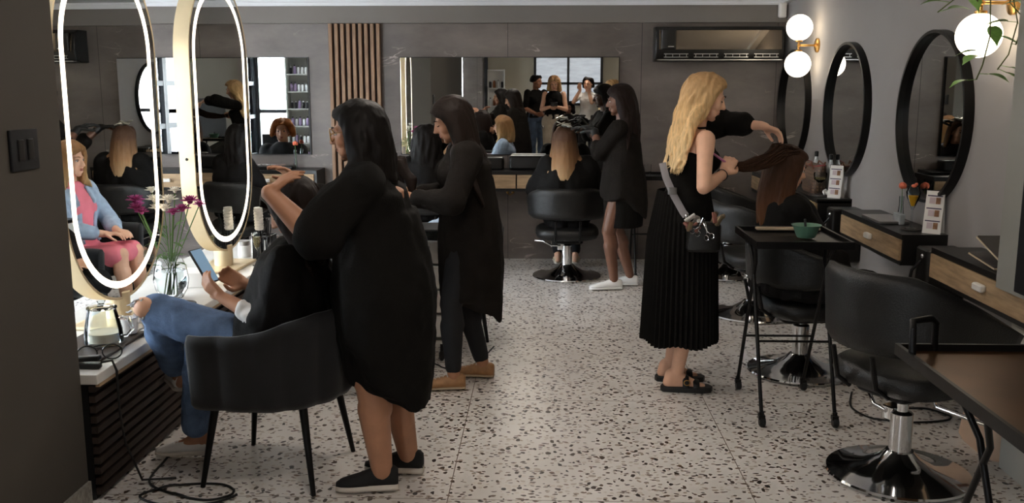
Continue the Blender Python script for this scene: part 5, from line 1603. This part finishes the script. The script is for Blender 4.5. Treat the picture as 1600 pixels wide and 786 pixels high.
# handbag console
t = thing('handbag', 'brown monogram-patterned tote bag with red trim on console', 'bag', (2.0, 7.12, CZ))
mg = bpy.data.materials.new('patterned_canvas'); mg.use_nodes = True; n_ = mg.node_tree.nodes; L_ = mg.node_tree.links
t1 = n_.new('ShaderNodeTexCoord'); v1 = n_.new('ShaderNodeTexVoronoi'); v1.feature = 'DISTANCE_TO_EDGE'; v1.inputs['Scale'].default_value = 42; v1.inputs['Randomness'].default_value = .25
L_.new(t1.outputs['Object'], v1.inputs['Vector']); c1 = n_.new('ShaderNodeValToRGB'); L_.new(v1.outputs['Distance'], c1.inputs[0])
c1.color_ramp.elements[0].color = lin((66, 48, 38)); c1.color_ramp.elements[1].color = lin((128, 100, 76)); c1.color_ramp.elements[1].position = .4; L_.new(c1.outputs[0], n_['Principled BSDF'].inputs['Base Color'])
n_['Principled BSDF'].inputs['Roughness'].default_value = .5
rg = []
for z, w_, d_ in ((0, .15, .055), (.02, .165, .065), (.10, .19, .055), (.17, .215, .035), (.19, .218, .030)):
    rg.append([(2.0 + d_ * math.copysign(abs(math.cos(a)) ** .7, math.cos(a)), 7.10 + w_ * math.copysign(abs(math.sin(a)) ** .5, math.sin(a)), CZ + z + .02 * (abs(math.sin(a)) if z > .15 else 0)) for a in [2 * PI * j / 36 for j in range(36)]])
MB().loft(rg).build('body', mg, t)
M['redtrim'] = mat('wine_red_piping', (128, 40, 44), .5, var=.05); M['brownleather'] = mat('tan_handle_leather', (112, 74, 52), .5, var=.1)
MB().tube(rg[-1] + [rg[-1][0]], .005, 6).build('trim', M['redtrim'], t)
for s in (-1, 1): MB().tube([(2.0 + s * .03, 7.10 - .09, CZ + .16), (2.0 + s * .05, 7.10 - .08, CZ + .22), (2.0 + s * .06, 7.10 + .0, CZ + .20), (2.0 + s * .05, 7.10 + .08, CZ + .22), (2.0 + s * .03, 7.10 + .09, CZ + .16)], .006, 8).build('handle', M['brownleather'], t)
for x, y, lab in ((2.09, 7.02, 'clear product bottle with black cap against the mirror behind the handbag'), (2.08, 7.36, 'clear product bottle with black cap near the rose behind the handbag')):
    t = thing('spray_bottle', lab, 'bottle', (x, y, CZ))
    MB().lathe((x, y, CZ), [(.03, 0), (.032, .006), (.032, .14), (.024, .19), (.012, .23), (.012, .245)], 20).build('bottle_body', M['frost'], t)
    MB().lathe((x, y, CZ), [(.014, .24), (.015, .245), (.015, .275), (.01, .28)], 16).build('cap', M['black'], t)
disc('round_tray', 'round dark tray with wine glass and crumpled tissue', 'tray', 1.975, 6.80, CZ, .085, .012, M['slate'])
flute(1.965, 6.83, CZ + .011, 'low stemmed glass of sparkling wine before the handbag', M['bubbly'], kind='coupe', name='wine_glass')
mb = MB(); rr = random.Random(2)
for k in range(8): mb.ell((2.0 + rr.uniform(-.02, .02), 6.755 + rr.uniform(-.03, .03), CZ + .026 + rr.uniform(0, .01)), (rr.uniform(.010, .02), rr.uniform(.010, .02), rr.uniform(.006, .014)), Matrix.Rotation(rr.uniform(0, 3), 3, 'X'))
tag(mb.build('crumpled_tissue', M['whitecloth']), 'crumpled white tissue on the round tray by the handbag', 'tissue')
# magazines on the near console
for k, (y, z, dz, lab) in enumerate(((4.16, CZ, 0, 'open tan-edged booklet lying flat on the near console'), (4.10, CZ + .03, .0, 'second tan-edged booklet propped above the lower one'))):
    t = thing('booklet', lab, 'booklet', (2.0, y, z))
    R = Matrix.Rotation(.10 + .18 * k, 3, 'X')
    MB().rbox((1.995, y, z + .02 + .03 * k), (.17, .26, .008), .004, R).build('cover', M['tansole'], t)
    MB().rbox((1.995, y, z + .0265 + .03 * k), (.164, .25, .006), .004, R).build('pages', M['slate'], t)

# green tint bowl on the trolley
t = thing('tint_bowl', 'green plastic tint bowl with brush on black trolley', 'bowl', (1.27, 4.63, .873))
M['bowlgreen'] = mat('muted_green_plastic', (96, 134, 112), .4, var=.05)
MB().lathe((1.27, 4.60, .8715), [(.04, 0), (.045, .006), (.062, .05), (.072, .062), (.066, .062), (.056, .048), (.038, .012), (.001, .010)], 36).build('bowl_body', M['bowlgreen'], t)
MB().tube([(1.27, 4.60, .90), (1.262, 4.605, .96)], .006, 8).build('brush', M['black'], t)
t = thing('towel', 'folded beige towel strip laid along the trolley tray edge', 'towel', (1.2, 4.83, .87))
MB().rbox((1.24, 4.83, .880), (.32, .05, .012), .006).build('cloth', M['tansole'], t)
# drinking glass on the back trolley
t = thing('tumbler', 'small clear tumbler on the trolley behind the sneakered stylist', 'glass', (.86, 7.9, .85))
MB().lathe((.86, 7.9, .8515), [(.025, 0), (.03, .10), (.028, .10), (.023, .006), (.001, .005)], 20).build('glass_body', M['glass'], t)

# back console things
t = thing('black_tray', 'black tray standing on edge on console under wide mirror', 'tray', (-.15, 8.6, .845))
MB().rbox((-.14, 8.62, .91), (.34, .18, .12), .03).build('body', M['leather'], t)
t = thing('tool_tray', 'long black tool box along console under wide mirror', 'box', (-.7, 8.62, .845))
MB().rbox((-.66, 8.62, .90), (.6, .16, .105), .02).build('body', M['black'], t)
t = thing('tool_tray', 'black tool box beside the ombre-haired client on the console', 'box', (.4, 8.62, .845))
MB().rbox((.42, 8.62, .89), (.56, .16, .09), .02).build('body', M['black'], t)
t = thing('tool_tray', 'black tool roll with metal scissors below the slatted panel mirror', 'box', (-2.5, 8.58, .845))
MB().rbox((-2.5, 8.58, .862), (.5, .14, .03), .02).build('body', M['black'], t)
for k in range(3): MB().tube([(-2.62 + k * .08, 8.53, .885), (-2.5 + k * .08, 8.58, .885)], .005, 6).ell((-2.64 + k * .08, 8.52, .885), (.018, .014, .004)).build('scissors', M['chrome'], t)
t = thing('power_socket', 'small brass double socket under the wide mirror console', 'socket', (-.31, YB, .6))
MB().tube([(-.33, YB - .02, .615), (-.31, YB - .035, .6), (-.28, YB - .02, .615)], .006, 8).ell((-.33, YB - .014, .625), (.014, .012, .014)).ell((-.28, YB - .014, .625), (.014, .012, .014)).build('hooks', M['brass'], t)

# ---- island counter things
# flower vase
t = thing('flower_vase', 'round clear glass vase of white and magenta chrysanthemums', 'vase', (-1.90, 4.82, CT))
vx, vy = -1.90, 4.72
MB().lathe((vx, vy, CT), [(.05, 0), (.058, .006), (.08, .05), (.088, .10), (.078, .16), (.062, .20), (.060, .20), (.075, .16), (.085, .10), (.077, .05), (.05, .012), (.001, .01)], 40).build('glass_body', M['glass'], t)
MB().lathe((vx, vy, CT), [(.001, .012), (.048, .014), (.075, .05), (.082, .10), (.074, .145), (.001, .146)], 36).build('water', M['water'], t)
rr = random.Random(8)
def mum(c, r, m_, name, nrm=None):
    mb = MB(); c = Vector(c)
    for ring, (np_, tilt, ln) in enumerate(((14, 1.35, 1.), (12, 1.0, .9), (9, .6, .7), (6, .25, .5))):
        for k in range(np_):
            a = 2 * PI * k / np_ + ring * .3
            d = Vector((math.cos(a) * math.sin(tilt), math.sin(a) * math.sin(tilt), math.cos(tilt)))
            mb.tube([c, c + d * r * ln * .5, c + d * r * ln + Vector((0, 0, -.08 * r if ring == 0 else 0))], [.003, r * .13, r * .05], 5, flat=.4)
    mb.ell(c, (r * .3,) * 3, n=8, m=6)
    return mb.build(name, m_, t, smooth='all')
heads = [(-1.87, 4.68, 1.03, .05, 'petal_white'), (-1.845, 4.70, 1.075, .036, 'petal_white'), (-1.89, 4.66, .99, .044, 'petal_white'), (-1.765, 4.68, 1.025, .05, 'petal_purple'), (-1.79, 4.64, .99, .045, 'petal_purple'), (-1.74, 4.74, 1.0, .036, 'petal_purple'), (-1.83, 4.62, .975, .036, 'petal_purple')]
for hx, hy, hz, r, m_ in heads:
    hz += 0
    MB().tube([(vx + rr.uniform(-.03, .03), vy + rr.uniform(-.03, .03), CT + .03), (vx + (hx - vx) * .2, vy + (hy - vy) * .2, CT + .2), (hx, hy, hz)], .0028, 6).build('stem', M['green'], t)
    mum((hx, hy, hz), r, M[m_], 'bloom')
for k in range(22):
    a = rr.uniform(0, 6.28); z = rr.uniform(CT + .17, .9); r0 = .03 + .05 * rr.random()
    p = Vector((vx + r0 * math.cos(a), vy + r0 * math.sin(a), z)); mb = MB()
    leaf(mb, p, (math.cos(a), math.sin(a), rr.uniform(0, .8)), rr.uniform(.05, .09), rr.uniform(.009, .016)); mb.tube([(vx + .2 * (p.x - vx), vy + .2 * (p.y - vy), z - .05), p], .0016, 5)
    mb.build('leaf', M['green'], t, smooth='all')
disc('coaster', 'round dark dish tucked against the flower vase', 'coaster', -1.78, 4.56, CT, .06, .014, M['slate'])
# glass carafe, mug, spectacles, straightener, tray
t = thing('glass_carafe', 'lidded clear glass carafe on wooden tray at the counter end', 'carafe', (-1.83, 3.84, CT))
MB().lathe((-1.83, 3.80, CT + .014), [(.07, 0), (.078, .008), (.075, .06), (.062, .12), (.055, .15), (.052, .15), (.058, .12), (.071, .06), (.072, .012), (.001, .010)], 36).build('glass_body', M['thin'], t)
MB().lathe((-1.83, 3.80, CT + .014), [(.06, .15), (.06, .156), (.02, .162), (.012, .17), (.018, .182), (.001, .188)], 28).build('lid', M['thin'], t)
MB().lathe((-1.83, 3.80, CT + .014), [(.001, .012), (.068, .014), (.070, .05), (.001, .051)], 28).build('pot_content', mat('pale_tea', (226, 214, 190), .2, var=0), t)
MB().tube([(-1.76, 3.80, CT + .13), (-1.72, 3.80, CT + .125), (-1.705, 3.8, CT + .08), (-1.73, 3.80, CT + .05), (-1.76, 3.80, CT + .045)], .007, 8).build('handle', M['glass'], t)
t = thing('wooden_tray', 'shallow dark wooden tray under the glass carafe', 'tray', (-1.86, 3.8, CT))
MB().rbox((-1.87, 3.80, CT + .006), (.26, .44, .012), .02).build('tray_board', M['darkslat'], t)
t = thing('coffee_mug', 'cream mug of red tea beside the carafe', 'mug', (-1.8, 3.95, CT))
MB().lathe((-1.80, 3.97, CT + .0125), [(.03, 0), (.04, .006), (.042, .07), (.039, .07), (.036, .01), (.001, .008)], 28).build('cup', M['white'], t)
MB().lathe((-1.80, 3.97, CT + .0125), [(.001, .055), (.0375, .055), (.001, .056)], 24).build('tea', mat('red_tea', (116, 36, 30), .1, var=0), t)
MB().tube([(-1.76, 3.97, CT + .065), (-1.735, 3.97, CT + .06), (-1.73, 3.97, CT + .04), (-1.76, 3.97, CT + .025)], .005, 8).build('handle', M['white'], t)


def specs(x, y, z, rz, label):
    t = thing('spectacles', label, 'glasses', (0, 0, 0)); mb = MB()
    for s in (-1, 1):
        mb.tube([(s * .034 + .027 * math.cos(a), 0, .024 + .022 * math.sin(a)) for a in [2 * PI * k / 20 for k in range(21)]], .0022, 6)
    mb.tube([(-.008, 0, .03), (0, .002, .034), (.008, 0, .03)], .002, 6)
    mb.build('rims', M['black'], t)
    for s in (-1, 1):
        MB().tube([(s * .062, 0, .03), (s * .064, .06, .022), (s * .062, .12, .006), (s * .06, .135, .003)], .0022, 6).build('temple', M['black'], t)
        MB().lathe((s * .034, 0, .024), [(.001, 0), (.025, 0), (.001, .001)], 20, Matrix.Rotation(PI / 2, 3, 'X')).build('lens', M['glass'], t)
    return place(t, (x, y, z), rz, (1.35, 1.35, 1.35))


specs(-1.755, 3.60, CT, R_(20), 'black round spectacles lying in front of the glass carafe')
specs(-1.74, 4.02, CT, R_(-60), 'black spectacles with folded arms behind the mug')
t = thing('hair_straightener', 'black hair straightener at the counter corner', 'straightener', (-1.76, 3.50, CT))
for dz, ry in ((0, 0), (.024, .08)):
    R = Matrix.Rotation(-ry, 3, 'Y') @ Matrix.Rotation(.0, 3, 'Z')
    MB().rbox((-1.80, 3.49, CT + .012 + dz), (.20, .032, .020), .008, R).build('arm', M['black'], t)
MB().tube([(-1.70, 3.49, CT + .025), (-1.66, 3.50, CT + .03), (-1.645, 3.50, CT - .01), (-1.65, 3.51, .35), (-1.655, 3.55, .2), (-1.62, 3.6, .02), (-1.5, 3.65, .008)], .005, 8).build('cable', M['cable'], t)
t = thing('gift_box', 'low grey-white box behind the flower vase', 'box', (-1.93, 5.02, CT))
MB().rbox((-1.93, 5.05, CT + .04), (.20, .16, .08), .005).build('box_body', M['paper'], t)
t = thing('phone', 'smartphone with pale blue screen in the seated client hands', 'phone', (-1.36, 3.76, .85))
Rp = Matrix.Rotation(R_(-15), 3, 'Z') @ Matrix.Rotation(R_(-32), 3, 'Y')
MB().rbox((-1.375, 3.755, .875), (.010, .078, .155), .003, Rp).build('case', M['black'], t)
M['screen'] = mat('lit_phone_screen', (120, 150, 175), .15, var=0, emit=(130, 165, 196), estr=.06)
MB().box(Vector((-1.375, 3.755, .875)) + Rp @ Vector((.0058, 0, 0)), (.001, .070, .145), Rp).build('screen', M['screen'], t, smooth=False)
MB().box(Vector((-1.375, 3.755, .875)) + Rp @ Vector((-.0058, 0, 0)), (.001, .070, .145), Rp).build('back_glass', mat('blue_grey_phone_back', (104, 120, 138), .15, var=.05), t, smooth=False)
flute(-1.725, 5.62, CT, 'tall champagne flute beside the brush holder', M['bubbly'])
t = thing('brush_holder', 'black caddy full of combs and a round brush', 'caddy', (-1.77, 5.62, CT))
bx, by = -1.745, 5.845
mb = MB().box((bx, by, CT + .006), (.12, .12, .012))
for k in range(6):
    for s in (-1, 1):
        mb.box((bx - .055 + k * .022, by + s * .058, CT + .075), (.006, .006, .15)).box((bx + s * .058, by - .055 + k * .022, CT + .075), (.006, .006, .15))
mb.box((bx, by + .058, CT + .15), (.12, .008, .008)).box((bx, by - .058, CT + .15), (.12, .008, .008)).box((bx + .058, by, CT + .15), (.008, .12, .008)).box((bx - .058, by, CT + .15), (.008, .12, .008))
mb.build('holder', M['black'], t, smooth=False)
for k in range(6):
    a = k * 1.1; MB().tube([(bx + .02 * math.cos(a), by + .02 * math.sin(a), CT + .02), (bx + .045 * math.cos(a), by + .045 * math.sin(a), CT + .22 + .02 * (k % 3))], [.006, .010], 8, flat=.4).build('comb', M['cable'], t)
MB().tube([(bx - .02, by - .02, CT + .02), (bx - .02, by - .03, CT + .2)], .008, 8).build('brush_handle', M['black'], t)
mb = MB().tube([(bx - .02, by - .03, CT + .19), (bx - .02, by - .04, CT + .33)], .026, 16)
for k in range(7): mb.tube([(bx - .02, by - .032 - .0014 * k, CT + .2 + k * .018), (bx - .02, by - .034 - .0014 * k, CT + .206 + k * .018)], .0285, 16)
mb.build('round_brush', M['white'], t)
for x, y, r, h, lab in ((-1.90, 5.92, .04, .10, 'squat white jar beside the brush caddy'), (-1.86, 6.06, .035, .13, 'white tub behind the brush caddy'), (-1.73, 6.02, .03, .12, 'clear tumbler at the far end of the counter')):
    o = MB().lathe((x, y, CT), [(r * .9, 0), (r, .006), (r, h * .7), (r * .85, h * .75)], 24).build('jar', M['white'] if 'clear' not in lab else M['frost'])
    MB().lathe((x, y, CT), [(r * .9, h * .74), (r * .95, h * .76), (r * .95, h), (r * .8, h * 1.02)], 24).build('lid', M['silver'], o)
    tag(o, lab, 'jar')

# bag on the floor under the near trolley
t = thing('tote_bag', 'beige leather bag with brown looped handles on the floor', 'bag', (2.0, 4.15, 0))
M['beige'] = mat('beige_leather', (214, 182, 156), .6, var=.06)
rg = []
for z, a_, b_ in ((0, .07, .17), (.02, .08, .18), (.16, .06, .17), (.24, .035, .155), (.25, .02, .15)):
    rg.append([(1.99 + a_ * math.copysign(abs(math.cos(q)) ** .6, math.cos(q)), 4.12 + b_ * math.copysign(abs(math.sin(q)) ** .6, math.sin(q)), z) for q in [2 * PI * j / 32 for j in range(32)]])
MB().loft(rg).build('body', M['beige'], t)
for s, dz in ((-1, 0), (1, .02)):
    MB().tube([(1.99 + s * .05, 4.02, .2), (1.95 + s * .05, 4.03, .30 + dz), (1.92 + s * .04, 4.1, .33 + dz), (1.93 + s * .04, 4.18, .30 + dz), (1.99 + s * .05, 4.22, .2)], .009, 8).build('handle', M['brownleather'], t)

# floor cables
def cable(label, pts, r=.005):
    P_ = [Vector((x, y, r + .001)) for x, y in pts]; out = []
    for i in range(len(P_) - 1):
        p0, p1, p2, p3 = P_[max(i - 1, 0)], P_[i], P_[i + 1], P_[min(i + 2, len(P_) - 1)]
        for k in range(8):
            u = k / 8
            out.append(.5 * ((2 * p1) + (-p0 + p2) * u + (2 * p0 - 5 * p1 + 4 * p2 - p3) * u * u + (-p0 + 3 * p1 - 3 * p2 + p3) * u ** 3))
    out.append(P_[-1]); out = [Vector((p.x, p.y, p.z + .004 * (i % 16 < 3))) for i, p in enumerate(out)]
    tag(MB().tube(out, r, 8).build('power_cable', M['cable']), label, 'cable')


cable('black cable looping on the floor beneath the near empty salon chair', [(1.62, 4.85), (1.55, 4.62), (1.62, 4.45), (1.80, 4.42), (1.98, 4.48), (1.92, 4.62), (1.75, 4.62), (1.85, 4.75), (2.05, 4.8)])
cable('coiled black cable on the floor by the tub chair legs', [(-1.62, 3.9), (-1.6, 3.62), (-1.45, 3.5), (-1.3, 3.45), (-1.22, 3.52), (-1.3, 3.6), (-1.48, 3.58), (-1.58, 3.48), (-1.45, 3.4), (-1.28, 3.42), (-1.2, 3.5)])
cable('thin black cable on the floor between the two dark-haired stylists', [(-.8, 5.4), (-.7, 5.5), (-.62, 5.3), (-.5, 5.22), (-.38, 5.35), (-.3, 5.7)], .004)
